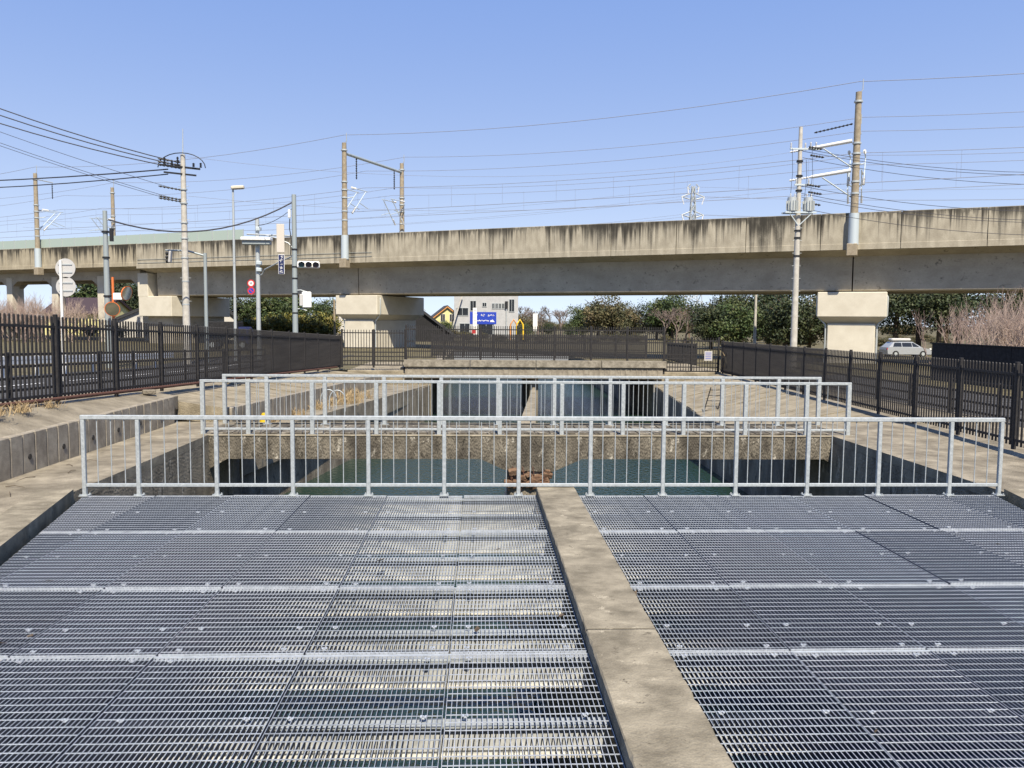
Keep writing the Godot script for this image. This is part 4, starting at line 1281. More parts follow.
	t = tapered("sign_pole", "grey pole with a wide white sign lamp and two round signs", "sign pole", Vector3(-13.07, g, -50), 8.2 - g, 0.13, 0.12, M.steel)
	b = MB.new()
	b.cbox(Vector3(0.02, 6.98 - g, 0.25), Vector3(1.72, 0.2, 0.7), 0.04)
	var lb := part("lamp_box", b.mesh(), M.white, t)
	b = MB.new()
	b.cbox(Vector3(0.02, 6.76 - g, 0.22), Vector3(1.6, 0.22, 0.5), 0.03)
	part("lamp_tray", b.mesh(), M.polesteel, lb)
	for q in [[4.4, "white"], [3.97, "blue"]]:
		b = MB.new()
		b.tube([Vector3(-0.38, q[0] - g, 0.12), Vector3(-0.38, q[0] - g, 0.135)], 0.22, 0.22, 28)
		var rd := part("round_sign", b.mesh(), M.red, t)
		b = MB.new()
		b.tube([Vector3(-0.38, q[0] - g, 0.13), Vector3(-0.38, q[0] - g, 0.14)], 0.15, 0.15, 24)
		part("sign_face", b.mesh(), M[q[1]], rd)
		if q[1] == "blue":
			b = MB.new()
			b.box(Vector3(-0.38, q[0] - g, 0.142), Vector3(0.34, 0.05, 0.004), Basis(Vector3.BACK, -0.78))
			part("slash", b.mesh(), M.red, rd)
		else:
			b = MB.new()
			for dx in [-0.045, 0.045]:
				b.box(Vector3(-0.38 + dx, q[0] - g, 0.142), Vector3(0.045, 0.13, 0.004))
			part("numerals", b.mesh(), M.navy, rd)
	b = MB.new()
	b.tube([Vector3(-0.38, 3.7 - g, 0.08), Vector3(-0.38, 4.6 - g, 0.08)], 0.03, 0.03, 6)
	part("sign_bracket", b.mesh(), M.steel, t)
	for h in [5.6, 5.2, 7.6]:
		b = MB.new()
		b.cbox(Vector3(0.1, h - g, 0.1), Vector3(0.3, 0.22, 0.3), 0.03)
		part("fitting", b.mesh(), M.sleeve, t)
	b = MB.new()
	b.tube([Vector3(0, 4.85 - g, 0), Vector3(0.3, 4.95 - g, 0.1), Vector3(0.5, 5.2 - g, 0.4), Vector3(2.2, 5.5 - g, 3.5), Vector3(3.3, 5.62 - g, 5.6)], 0.045, 0.04, 8)
	part("arm", b.mesh(), M.steel, t)
	# signal pole with the three lens head
	g = gy(-9.6, 44)
	t = tapered("signal_pole", "thick grey steel pole carrying a white three lens traffic signal", "traffic signal", Vector3(-9.6, g, -44), 8.75 - g, 0.15, 0.115, M.polesteel)
	b = MB.new()
	b.cbox(Vector3(0.74, 5.14 - g, 0.12), Vector3(1.15, 0.36, 0.14), 0.06, Basis(Vector3.UP, 0.25))
	var head := part("signal_head", b.mesh(), M.white, t)
	for k in 3:
		var fr := Transform3D(Basis(Vector3.UP, 0.25), Vector3(0.74, 5.14 - g, 0.12))
		b = MB.new()
		b.tube([fr * Vector3(-0.36 + k * 0.36, 0, 0.06), fr * Vector3(-0.36 + k * 0.36, 0, 0.09)], 0.145, 0.145, 18)
		part("lens", b.mesh(), M.greenlens if k == 0 else M.lens, head)
		b = MB.new()
		var hood := []
		for a in range(0, 9):
			var an := -0.3 + (PI + 0.6) * a / 8.0
			hood.append([fr * Vector3(-0.36 + k * 0.36 + cos(an) * 0.16, sin(an) * 0.16, 0.07), fr * Vector3(-0.36 + k * 0.36 + cos(an) * 0.16, sin(an) * 0.16 - 0.02, 0.27)])
		for a in 8:
			b.poly([hood[a][0], hood[a + 1][0], hood[a + 1][1], hood[a][1]], Vector3.UP)
		part("hood", b.mesh(), M.black, head)
	b = MB.new()
	b.tube([Vector3(0, 5.0 - g, 0), Vector3(0.3, 5.05 - g, 0.06)], 0.05, 0.05, 8)
	part("bracket", b.mesh(), M.steel, t)
	b = MB.new()
	b.cbox(Vector3(0.62, 3.32 - g, 0.1), Vector3(0.5, 0.85, 0.12), 0.055)
	var ph := part("pedestrian_signal_back", b.mesh(), M.white, t)
	b = MB.new()
	b.cbox(Vector3(0.36, 3.3 - g, 0.12), Vector3(0.2, 0.62, 0.16), 0.03)
	part("housing", b.mesh(), M.signback, ph)
	for h in [3.75, 2.78]:
		b = MB.new()
		b.tube([Vector3(0, h + 0.05 - g, 0), Vector3(0.3, h + 0.08 - g, 0.03), Vector3(0.62, h - 0.02 - g, 0.05)], 0.03, 0.03, 6)
		part("bracket", b.mesh(), M.steel, t)
	b = MB.new()
	b.tube([Vector3(0, 6.62 - g, 0), Vector3(-2.6, 6.75 - g, -0.6)], 0.05, 0.04, 8)
	b.tube([Vector3(0, 5.9 - g, 0), Vector3(-0.3, 6.25 - g, 0), Vector3(-0.9, 6.5 - g, -0.1), Vector3(-1.6, 6.7 - g, -0.3)], 0.035, 0.03, 8)
	part("sign_arm", b.mesh(), M.steel, t)
	b = MB.new()
	b.cbox(Vector3(-0.7, 6.5 - g, 0.06), Vector3(0.4, 1.46, 0.03), 0.01)
	part("signboard_back", b.mesh(), M.offwhite, t)
	b = MB.new()
	b.cbox(Vector3(-0.66, 5.15 - g, 0.1), Vector3(0.32, 1.02, 0.04), 0.01)
	var np := part("name_plate", b.mesh(), M.white, t)
	b = MB.new()
	b.box(Vector3(-0.66, 5.15 - g, 0.122), Vector3(0.28, 0.98, 0.004))
	part("plate_face", b.mesh(), M.navy, np)
	rng.seed = 5
	b = MB.new()
	for k in 5:
		var cy := 5.52 - k * 0.185 - g
		for q in 4:
			b.box(Vector3(-0.66 + rng.randf_range(-0.05, 0.05), cy + rng.randf_range(-0.05, 0.05), 0.126), Vector3(rng.randf_range(0.03, 0.14), 0.022, 0.004), Basis(Vector3.BACK, [0.0, PI / 2, 0.6, 0.0][q]))
	part("lettering", b.mesh(), M.white, np)
	b = MB.new()
	b.cbox(Vector3(-0.22, 7.75 - g, 0.1), Vector3(0.13, 0.42, 0.13), 0.02)
	part("sensor", b.mesh(), M.white, t)
	b = MB.new()
	b.tube([Vector3(-0.2, 7.5 - g, 0.1), Vector3(-0.22, 7.0 - g, 0.1), Vector3(-0.15, 6.6 - g, 0.1), Vector3(-0.18, 5.6 - g, 0.1)], 0.025, 0.025, 6)
	part("cable", b.mesh(), M.black, t)
	for h in [2.6, 3.6, 4.4, 5.0, 5.9]:
		b = MB.new()
		b.tube([Vector3(0, h - g, 0), Vector3(0, h + 0.07 - g, 0)], 0.155, 0.155, 12)
		part("band", b.mesh(), M.black, t)
	# pole with transformers on the right
	g = gy(17.75, 46)
	t = tapered("utility_pole", "concrete utility pole with two grey transformers in front of the viaduct", "utility pole", Vector3(17.75, g, -46), 13.1 - g, 0.2, 0.1, M.pole)
	for q in [-0.42, 0.5]:
		b = MB.new()
		b.tube([Vector3(q, 8.5 - g, 0.15), Vector3(q, 9.15 - g, 0.15), Vector3(q, 9.25 - g, 0.15)], 0.27, 0.24, 16)
		var tr := part("transformer", b.mesh(), M.steel, t)
		for k in 7:
			b = MB.new()
			var an := TAU * k / 14.0 + 0.3
			b.box(Vector3(q + cos(an) * 0.3, 8.8 - g, 0.15 + sin(an) * 0.3), Vector3(0.02, 0.5, 0.09), Basis(Vector3.UP, PI / 2 - an))
			part("fin", b.mesh(), M.steel, tr)
		for s in [-0.12, 0.12]:
			part("bushing", insulator(Vector3(q + s, 9.2 - g, 0.2), Vector3(q + s, 9.45 - g, 0.24), 0.05, 3), M.ceramic, tr)
	b = MB.new()
	b.box(Vector3(0.03, 8.42 - g, 0.3), Vector3(1.75, 0.09, 0.09))
	b.box(Vector3(0.03, 8.42 - g, -0.2), Vector3(1.75, 0.09, 0.09))
	b.beam(Vector3(0, 7.7 - g, 0.1), Vector3(-0.6, 8.38 - g, 0.3), 0.05, 0.05)
	b.beam(Vector3(0, 7.7 - g, 0.1), Vector3(0.66, 8.38 - g, 0.3), 0.05, 0.05)
	part("platform", b.mesh(), M.sleeve, t)
	b = MB.new()
	b.box(Vector3(0.25, 11.9 - g, 0.1), Vector3(1.7, 0.09, 0.09))
	b.box(Vector3(0.2, 9.95 - g, 0.1), Vector3(1.0, 0.08, 0.08))
	part("crossarm", b.mesh(), M.sleeve, t)
	for q in [[-0.55, 11.95, 0], [0.55, 12.0, 0], [0.85, 12.0, 0], [0.25, 11.95, 0], [-0.2, 10.0, 0], [0.5, 10.0, 0]]:
		part("insulator", insulator(Vector3(q[0], q[1] - g, 0.1), Vector3(q[0], q[1] + 0.28 - g, 0.1), 0.06, 4), M.ceramic, t)
	for q in [[0.4, 12.0], [0.5, 11.55], [0.35, 9.95], [0.45, 9.55], [0.4, 8.95]]:
		part("cable_clamp", insulator(Vector3(q[0], q[1] - g, 0.2), Vector3(q[0] + 0.75, q[1] - 0.12 - g, 0.25), 0.075, 5), M.black, t)
	b = MB.new()
	for q in [[0.3, 11.3, 9.3], [0.62, 11.8, 9.3], [-0.5, 11.9, 9.3]]:
		b.tube([Vector3(q[0], q[1] - g, 0.15), Vector3(q[0] + 0.04, (q[1] + q[2]) / 2 - g, 0.2), Vector3(q[0] - 0.04, q[2] - g, 0.2)], 0.012, 0.012, 5)
	part("drop_cable", b.mesh(), M.black, t)
	for k in 14:
		b = MB.new()
		var h := 2.0 + k * 0.7
		b.tube([Vector3(-0.26, h - g, 0.02), Vector3(0.26, h - g, 0.02)], 0.012, 0.012, 5)
		part("step_bolt", b.mesh(), M.steel, t)
	for h in [7.4, 7.0, 6.0, 9.6, 10.4, 11.2]:
		b = MB.new()
		b.tube([Vector3(0, h - g, 0), Vector3(0, h + 0.09 - g, 0)], 0.185, 0.18, 12)
		part("band", b.mesh(), M.black, t)
	# slender pole beyond the viaduct
	g = gy(25.3, 75)
	tapered("lean_pole", "slender grey pole before the dense evergreens beyond the viaduct", "pole", Vector3(25.3, g, -75), 6.3 - g, 0.14, 0.1, M.pole)
	for q in [[27.0 - 40.0, 92.0], [-16.5, 96.0]]:
		g = gy(q[0], q[1])
		tapered("hedge_pole", "short brown pole standing before the trimmed hedge", "pole", Vector3(q[0], g, -q[1]), 4.6 - g, 0.14, 0.12, M.mast, "poles before the hedge")

func wheel(parent: Node3D, at: Vector3, r: float) -> void:
	var b := MB.new()
	b.tube([at + Vector3(0, 0, -0.1), at + Vector3(0, 0, 0.1)], r, r, 20)
	var w := part("wheel", b.mesh(), M.tyre, parent)
	b = MB.new()
	b.tube([at + Vector3(0, 0, 0.09), at + Vector3(0, 0, 0.12)], r * 0.62, r * 0.5, 16)
	part("rim", b.mesh(), M.steel, w)

func build_vehicles() -> void:
	var g := ground_height(41, 78)
	var t := thing("parked_car", "silver hatchback with a roof box parked behind the bright pier", "car", Vector3(41.0, g, -78), 0.0)
	var body := MB.new()
	body.prism([Vector2(-2.1, 0.28), Vector2(-2.15, 0.7), Vector2(-2.08, 0.92), Vector2(-1.9, 0.98), Vector2(1.2, 0.93), Vector2(1.95, 0.78), Vector2(2.13, 0.6), Vector2(2.13, 0.28)], -0.82, 0.82)
	part("body", body.mesh(), M.carpaint, t)
	var cab := MB.new()
	cab.hexa([Vector3(-2.0, 0.95, -0.78), Vector3(1.25, 0.92, -0.78), Vector3(1.25, 0.92, 0.78), Vector3(-2.0, 0.95, 0.78), Vector3(-1.5, 1.44, -0.62), Vector3(0.35, 1.46, -0.62), Vector3(0.35, 1.46, 0.62), Vector3(-1.5, 1.44, 0.62)])
	part("cabin", cab.mesh(), M.carpaint, t)
	for q in [[-1.6, -0.75, -1.42, -0.78], [-0.68, 0.25, -0.7, 0.2], [0.33, 0.95, 0.26, 0.4]]:
		var w := MB.new()
		w.poly([Vector3(q[0], 1.0, 0.775), Vector3(q[1], 1.0, 0.775), Vector3(q[3], 1.38, 0.655), Vector3(q[2], 1.38, 0.655)], Vector3.BACK)
		part("side_window", w.mesh(), M.glass, t)
	for q in [-1.35, 1.3]:
		wheel(t, Vector3(q, 0.31, 0.76), 0.31)
		wheel(t, Vector3(q, 0.31, -0.76), 0.31)
	var box := MB.new()
	box.cbox(Vector3(-0.6, 1.66, 0.0), Vector3(1.95, 0.26, 0.75), 0.1)
	part("roof_box", box.mesh(), M.signback, t)
	for q in [[-2.1, "red"], [2.05, "white"]]:
		var l := MB.new()
		l.cbox(Vector3(q[0], 0.78, 0.72), Vector3(0.16, 0.16, 0.18), 0.03)
		part("lamp_cluster", l.mesh(), M[q[1]], t)
	# dark flatbed lorry seen over the left fence
	g = ground_height(-20.8, 70)
	t = thing("lorry", "dark lorry with a long flat load bed under the viaduct", "lorry", Vector3(-20.8, g, -70))
	body = MB.new()
	body.cbox(Vector3(-0.35, 1.75, 0), Vector3(2.7, 1.15, 1.7), 0.05)
	part("load_bed", body.mesh(), M.blackwall, t)
	body = MB.new()
	body.prism([Vector2(1.05, 0.5), Vector2(1.05, 1.9), Vector2(1.65, 1.9), Vector2(1.9, 1.5), Vector2(1.9, 0.5)], -0.8, 0.8)
	part("cab", body.mesh(), M.navy, t)
	body = MB.new()
	body.box(Vector3(1.42, 1.55, 0.805), Vector3(0.45, 0.4, 0.012))
	part("side_window", body.mesh(), M.glass, t)
	for q in [-1.1, 1.35]:
		wheel(t, Vector3(q, 0.4, 0.72), 0.4)
		wheel(t, Vector3(q, 0.4, -0.72), 0.4)

# ------------------------------------------------------------------ buildings

func window(parent: Node3D, x: float, y: float, z: float, w: float, h: float, frame: Material) -> void:
	var f := MB.new()
	for s in [-1, 1]:
		f.box(Vector3(x + s * (w / 2 + 0.04), y, z + 0.03), Vector3(0.08, h + 0.16, 0.1))
		f.box(Vector3(x, y + s * (h / 2 + 0.04), z + 0.03), Vector3(w, 0.08, 0.1))
	f.box(Vector3(x, y, z + 0.04), Vector3(0.06, h, 0.06))
	var o := part("window", f.mesh(), frame, parent)
	var p := MB.new()
	p.box(Vector3(x, y, z + 0.012), Vector3(w, h, 0.03))
	part("pane", p.mesh(), M.glass, o)

func gable_house(called: String, label: String, at: Vector3, turn: float, w: float, d: float, eave: float, ridge: float, wall: Material, roof: Material, trim: Material) -> Node3D:
	var t := thing(called, label, "house", at, turn)
	var b := MB.new()
	b.prism([Vector2(-w / 2, -0.5), Vector2(w / 2, -0.5), Vector2(w / 2, eave), Vector2(0, ridge), Vector2(-w / 2, eave)], -d / 2, d / 2)
	part("wall", b.mesh(), wall, t)
	for s in [-1, 1]:
		b = MB.new()
		var e := Vector2(s * (w / 2 + 0.5), eave - 0.5 * (ridge - eave) / (w / 2))
		b.prism([Vector2(0, ridge + 0.05), e + Vector2(0, 0.05), e + Vector2(0, 0.2), Vector2(0, ridge + 0.22)], -d / 2 - 0.4, d / 2 + 0.4)
		part("roof", b.mesh(), roof, t)
		b = MB.new()
		b.prism([Vector2(0, ridge - 0.18), e + Vector2(0, -0.18), e + Vector2(0, 0.04), Vector2(0, ridge + 0.04)], d / 2 + 0.3, d / 2 + 0.38)
		part("bargeboard", b.mesh(), trim, t)
	return t

func build_buildings() -> void:
	# pale two storey building behind the blue signboard
	var t := thing("office_building", "pale grey two storey building with small dark windows behind the blue signboard", "building", Vector3(1.3, -0.4, -140))
	var b := MB.new()
	b.box(Vector3(0, 3.4, -5), Vector3(10.8, 7.6, 10))
	part("wall", b.mesh(), M.bldg, t)
	b = MB.new()
	b.box(Vector3(0.2, 7.3, -5), Vector3(11.1, 0.25, 10.4))
	part("parapet", b.mesh(), M.housewall, t)
	for q in [[-4.0, 4.2, 1.9, 1.2], [-2.2, 5.2, 0.9, 1.6], [-0.3, 5.4, 0.6, 0.6], [1.2, 5.2, 0.35, 0.8], [1.75, 5.2, 0.35, 0.8], [2.3, 5.2, 0.35, 0.8], [2.85, 5.2, 0.35, 0.8], [4.3, 5.3, 0.8, 2.0], [-3.6, 1.4, 1.6, 1.6], [0.0, 1.3, 2.6, 1.8]]:
		window(t, q[0], q[1], 0.0, q[2], q[3], M.steel)
	b = MB.new()
	b.box(Vector3(3.4, 5.4, 0.15), Vector3(0.5, 1.2, 0.3))
	part("vent_box", b.mesh(), M.black, t)
	b = MB.new()
	b.tube([Vector3(3.4, 0, 0.12), Vector3(3.4, 4.9, 0.12)], 0.09, 0.09, 8)
	part("downpipe", b.mesh(), M.steel, t)
	b = MB.new()
	b.box(Vector3(-5.7, 3.2, -4), Vector3(0.12, 0.6, 0.12))
	b.beam(Vector3(-6.1, 0, 1.2), Vector3(-3.9, 7.4, 1.0), 0.22, 0.22)
	part("stay_pole", b.mesh(), M.pole, t)
	# blue signboard on posts
	t = thing("signboard", "blue signboard with white lettering on posts before the pale building", "sign", Vector3(0.62, -0.4, -110))
	b = MB.new()
	b.cbox(Vector3(0, 3.05, 0), Vector3(3.5, 1.62, 0.1), 0.02)
	var bd := part("board", b.mesh(), M.blue, t)
	rng.seed = 12
	b = MB.new()
	for q in [-1.15, -0.85, -0.2, 0.1, 0.75, 1.05, 1.35]:
		for k in 4:
			b.box(Vector3(q + rng.randf_range(-0.07, 0.07), 3.42 + rng.randf_range(-0.12, 0.12), 0.056), Vector3(rng.randf_range(0.1, 0.24), 0.05, 0.012), Basis(Vector3.BACK, [0.0, PI / 2, 0.0, 0.7][k]))
	for k in 11:
		b.box(Vector3(-1.0 + k * 0.17, 2.72 + rng.randf_range(-0.03, 0.05), 0.056), Vector3(0.12, rng.randf_range(0.08, 0.2), 0.012))
	b.prism([Vector2(0.95, 2.78), Vector2(1.2, 2.78), Vector2(1.2, 2.92), Vector2(1.55, 2.55), Vector2(0.95, 2.55)], 0.051, 0.062)
	part("lettering", b.mesh(), M.white, bd)
	for s in [-1.3, 1.3]:
		b = MB.new()
		b.tube([Vector3(s, -0.3, -0.1), Vector3(s, 3.6, -0.1)], 0.08, 0.08, 8)
		part("post", b.mesh(), M.steel, t)
	t = thing("pillar_sign", "narrow white upright sign with a red foot beside the blue signboard", "sign", Vector3(-0.45, -0.4, -104))
	b = MB.new()
	b.cbox(Vector3(0, 2.6, 0), Vector3(0.5, 3.4, 0.2), 0.02)
	var pb := part("board", b.mesh(), M.white, t)
	b = MB.new()
	for k in 6:
		b.box(Vector3(rng.randf_range(-0.05, 0.05), 4.0 - k * 0.42, 0.106), Vector3(0.3, 0.08, 0.01))
	part("lettering", b.mesh(), M.signback, pb)
	b = MB.new()
	b.box(Vector3(-0.1, 1.35, 0.108), Vector3(0.5, 0.5, 0.02))
	part("red_panel", b.mesh(), M.red, pb)
	t = thing("white_board", "plain white upright board standing before the bare far trees", "sign", Vector3(6.85, -0.4, -100))
	b = MB.new()
	b.cbox(Vector3(0, 2.55, 0), Vector3(0.55, 2.1, 0.12), 0.02)
	part("board", b.mesh(), M.white, t)
	b = MB.new()
	b.tube([Vector3(0, -0.2, 0), Vector3(0, 1.6, 0)], 0.06, 0.06, 8)
	part("post", b.mesh(), M.steel, t)
	t = thing("play_frame", "orange and yellow arch frame before the pale building", "frame", Vector3(5.6, -0.4, -120))
	for q in [[-0.5, "orangetrim"], [0.4, "yellow"]]:
		b = MB.new()
		b.tube([Vector3(q[0] - 0.5, 0, 0), Vector3(q[0] - 0.45, 2.2, 0), Vector3(q[0], 2.9, 0), Vector3(q[0] + 0.45, 2.2, 0), Vector3(q[0] + 0.5, 0, 0)], 0.12, 0.12, 8)
		part("arch", b.mesh(), M[q[1]], t)
	# houses
	t = gable_house("yellow_house", "pale yellow house with terracotta gable trim", Vector3(-6.0, -0.4, -152), 0.12, 4.6, 8.0, 3.4, 5.2, M.yellowwall, M.roof, M.orangetrim)
	window(t, -0.8, 3.2, 4.0, 0.7, 1.2, M.housewall)
	window(t, 0.8, 3.2, 4.0, 0.7, 1.2, M.housewall)
	t = gable_house("dark_house", "dark slate roofed house sloping down behind the bridge fence", Vector3(-9.4, -0.4, -112), 0.1, 11.5, 7.0, 0.9, 5.2, M.blackwall, M.roof, M.roof)
	b = MB.new()
	b.cbox(Vector3(2.0, 4.1, 3.4), Vector3(0.5, 0.08, 0.5), 0.01, Basis(Vector3.BACK, -0.62))
	part("skylight", b.mesh(), M.steel, t)
	t = gable_house("white_house", "white house with a dark roof beside the pier left of the dark house", Vector3(-16.6, -0.4, -112), 0.2, 5.0, 7.0, 3.6, 5.6, M.housewall, M.roof, M.roof)
	window(t, 0.9, 2.8, 3.5, 0.9, 1.3, M.steel)
	t = gable_house("white_shed", "small white gabled house half hidden by the trimmed hedge", Vector3(-33.5, -0.4, -108), 0.3, 4.0, 6.0, 3.2, 4.8, M.housewall, M.roof, M.roof)
	t = gable_house("red_roof_house", "low house with a dark red tiled roof behind the column frame", Vector3(-60.5, -0.4, -132), 1.45, 9.0, 9.0, 3.4, 5.6, M.yellowwall, M.redroof, M.redroof)
	window(t, 1.8, 1.4, 4.5, 1.6, 1.2, M.housewall)
	window(t, -1.8, 1.4, 4.5, 1.6, 1.2, M.housewall)
	gable_house("grey_house", "low grey house seen between the end pier and the mirrors", Vector3(-47.0, -0.4, -120), 0.4, 8.0, 7.0, 2.6, 4.4, M.housewall, M.roof, M.roof)
	# lattice pylon far behind
	t = thing("pylon", "distant grey lattice power pylon rising above the viaduct", "pylon", Vector3(90, -0.5, -350))
	var H := 60.0
	b = MB.new()
	for sx in [-1, 1]:
		for sz in [-1, 1]:
			b.tube([Vector3(sx * 5, 0, sz * 5), Vector3(sx * 1.6, 36, sz * 1.6), Vector3(sx * 0.55, H, sz * 0.55)], 0.24, 0.16, 4)
	part("legs", b.mesh(), M.steel, t)
	b = MB.new()
	for k in 16:
		var y0 := k * H / 16.0
		var y1 := (k + 1) * H / 16.0
		var w0 := lerpf(5.0, 1.6, minf(1, y0 / 36.0)) if y0 < 36 else lerpf(1.6, 0.55, (y0 - 36) / 24.0)
		var w1 := lerpf(5.0, 1.6, minf(1, y1 / 36.0)) if y1 < 36 else lerpf(1.6, 0.55, (y1 - 36) / 24.0)
		for s in [-1, 1]:
			b.tube([Vector3(-w0, y0, s * w0), Vector3(w1, y1, s * w1)], 0.16, 0.16, 4)
			b.tube([Vector3(w0, y0, s * w0), Vector3(-w1, y1, s * w1)], 0.16, 0.16, 4)
			b.tube([Vector3(s * w0, y0, -w0), Vector3(s * w1, y1, w1)], 0.16, 0.16, 4)
	part("lattice", b.mesh(), M.steel, t)
	for q in [[48.0, 4.6], [55.5, 4.8], [59.5, 2.4]]:
		b = MB.new()
		for s in [-1, 1]:
			b.tube([Vector3(s * 1.4, q[0] - 1.0, 0), Vector3(s * q[1], q[0], 0)], 0.26, 0.2, 4)
			b.tube([Vector3(s * 1.2, q[0] + 1.3, 0), Vector3(s * q[1], q[0], 0)], 0.26, 0.2, 4)
		part("cross_arm", b.mesh(), M.steel, t)
		for s in [-1, 1]:
			part("insulator", insulator(Vector3(s * q[1], q[0], 0), Vector3(s * q[1] * 0.8, q[0] - 3.2, 0), 0.3, 7), M.ceramic, t)
	for q in [[48.0, 4.6], [48.0, -4.6], [55.5, 4.8], [55.5, -4.8], [59.5, 0]]:
		wire("far power line running to the lattice pylon", [Vector3(-250, q[0] - 4, -470), Vector3(90 + q[1], q[0] - 0.4, -350), Vector3(430, q[0] + 2, -230)], 7.0, 0.05, M.thinwire, "power lines of the pylon")

# ------------------------------------------------------------------ plants

func crown_mesh(sd: int, size: Vector3, clumps: int, per: int, leaf: float, cols: Array, spread := 0.34) -> ArrayMesh:
	# leaf clumps through an uneven crown; size is the half extent, the crown sits on y = 0
	var r := RandomNumberGenerator.new()
	r.seed = sd
	var st := MB.new()
	st.use_col = true
	for c in clumps:
		var d := Vector3(r.randfn(), r.randfn(), r.randfn()).normalized()
		var rad := pow(r.randf(), 0.45)
		var wob := 0.75 + 0.3 * sin(d.x * 5.0 + sd) * cos(d.z * 4.0 + sd * 1.7) + r.randf_range(-0.08, 0.12)
		var p := Vector3(d.x * size.x, d.y * size.y + size.y, d.z * size.z) * 1.0
		p = Vector3(0, size.y, 0) + (p - Vector3(0, size.y, 0)) * rad * wob
		var base: Color = cols[r.randi() % cols.size()]
		for k in per:
			var o := Vector3(r.randfn(), r.randfn() * 0.7, r.randfn()) * spread * minf(size.x, size.y) * 0.55
			var ctr := p + o
			var nrm := (Vector3(r.randfn(), r.randfn() + 0.5, r.randfn()) + o.normalized() * 0.8).normalized()
			var a := nrm.cross(Vector3(r.randfn(), r.randfn(), r.randfn())).normalized()
			var b := nrm.cross(a)
			var s := leaf * r.randf_range(0.6, 1.3)
			var f := r.randf_range(0.75, 1.3)
			st.tint = Color(base.r * f, base.g * f, base.b * f)
			st.poly([ctr - a * s, ctr - b * s * 0.5, ctr + a * s, ctr + b * s * 0.5], nrm)
	return st.mesh()

func trunk_mesh(sd: int, h: float, r0: float, limbs: int, reach: float) -> ArrayMesh:
	var r := RandomNumberGenerator.new()
	r.seed = sd
	var st := MB.new()
	var top := Vector3(r.randf_range(-0.4, 0.4), h, r.randf_range(-0.4, 0.4))
	st.tube([Vector3(0, -0.4, 0), Vector3(r.randf_range(-0.15, 0.15), h * 0.4, 0), top], r0, r0 * 0.35, 8)
	for k in limbs:
		var f := r.randf_range(0.35, 0.9)
		var a := TAU * (k + r.randf()) / limbs
		var s := Vector3(0, 0, 0).lerp(top, f)
		st.tube([s, s + Vector3(cos(a) * reach * 0.5, reach * 0.35, sin(a) * reach * 0.5), s + Vector3(cos(a) * reach, reach * 0.7, sin(a) * reach)], r0 * 0.4, r0 * 0.1, 5)
	return st.mesh()

func branch(st: MB, r: RandomNumberGenerator, p: Vector3, d: Vector3, ln: float, rad: float, depth: int, up: float) -> void:
	var e := p + d * ln
	var mid := p + d * ln * 0.5 + Vector3(r.randfn(), r.randfn(), r.randfn()) * ln * 0.05
	st.tube([p, mid, e], rad, rad * 0.62, 4 if depth < 3 else 3, false)
	if depth <= 0: return
	for k in (3 if depth > 1 else 4):
		var nd := (d + Vector3(r.randfn(), r.randfn() * 0.6 + up, r.randfn()) * 0.55).normalized()
		branch(st, r, p.lerp(e, r.randf_range(0.55, 1.0)), nd, ln * r.randf_range(0.58, 0.8), rad * 0.58, depth - 1, up)

func bare_mesh(sd: int, h: float, r0: float, depth: int, col: Color, stems := 1, up := 0.25) -> ArrayMesh:
	var r := RandomNumberGenerator.new()
	r.seed = sd
	var st := MB.new()
	st.use_col = true
	st.tint = col
	for s in stems:
		var d := Vector3(r.randfn() * minf(0.4, 0.12 * stems), 1.0, r.randfn() * minf(0.4, 0.12 * stems)).normalized()
		branch(st, r, Vector3(r.randfn() * 0.06 * (stems - 1), -0.2, r.randfn() * 0.06 * (stems - 1)), d, h * 0.33, r0, depth, up)
	return st.mesh()

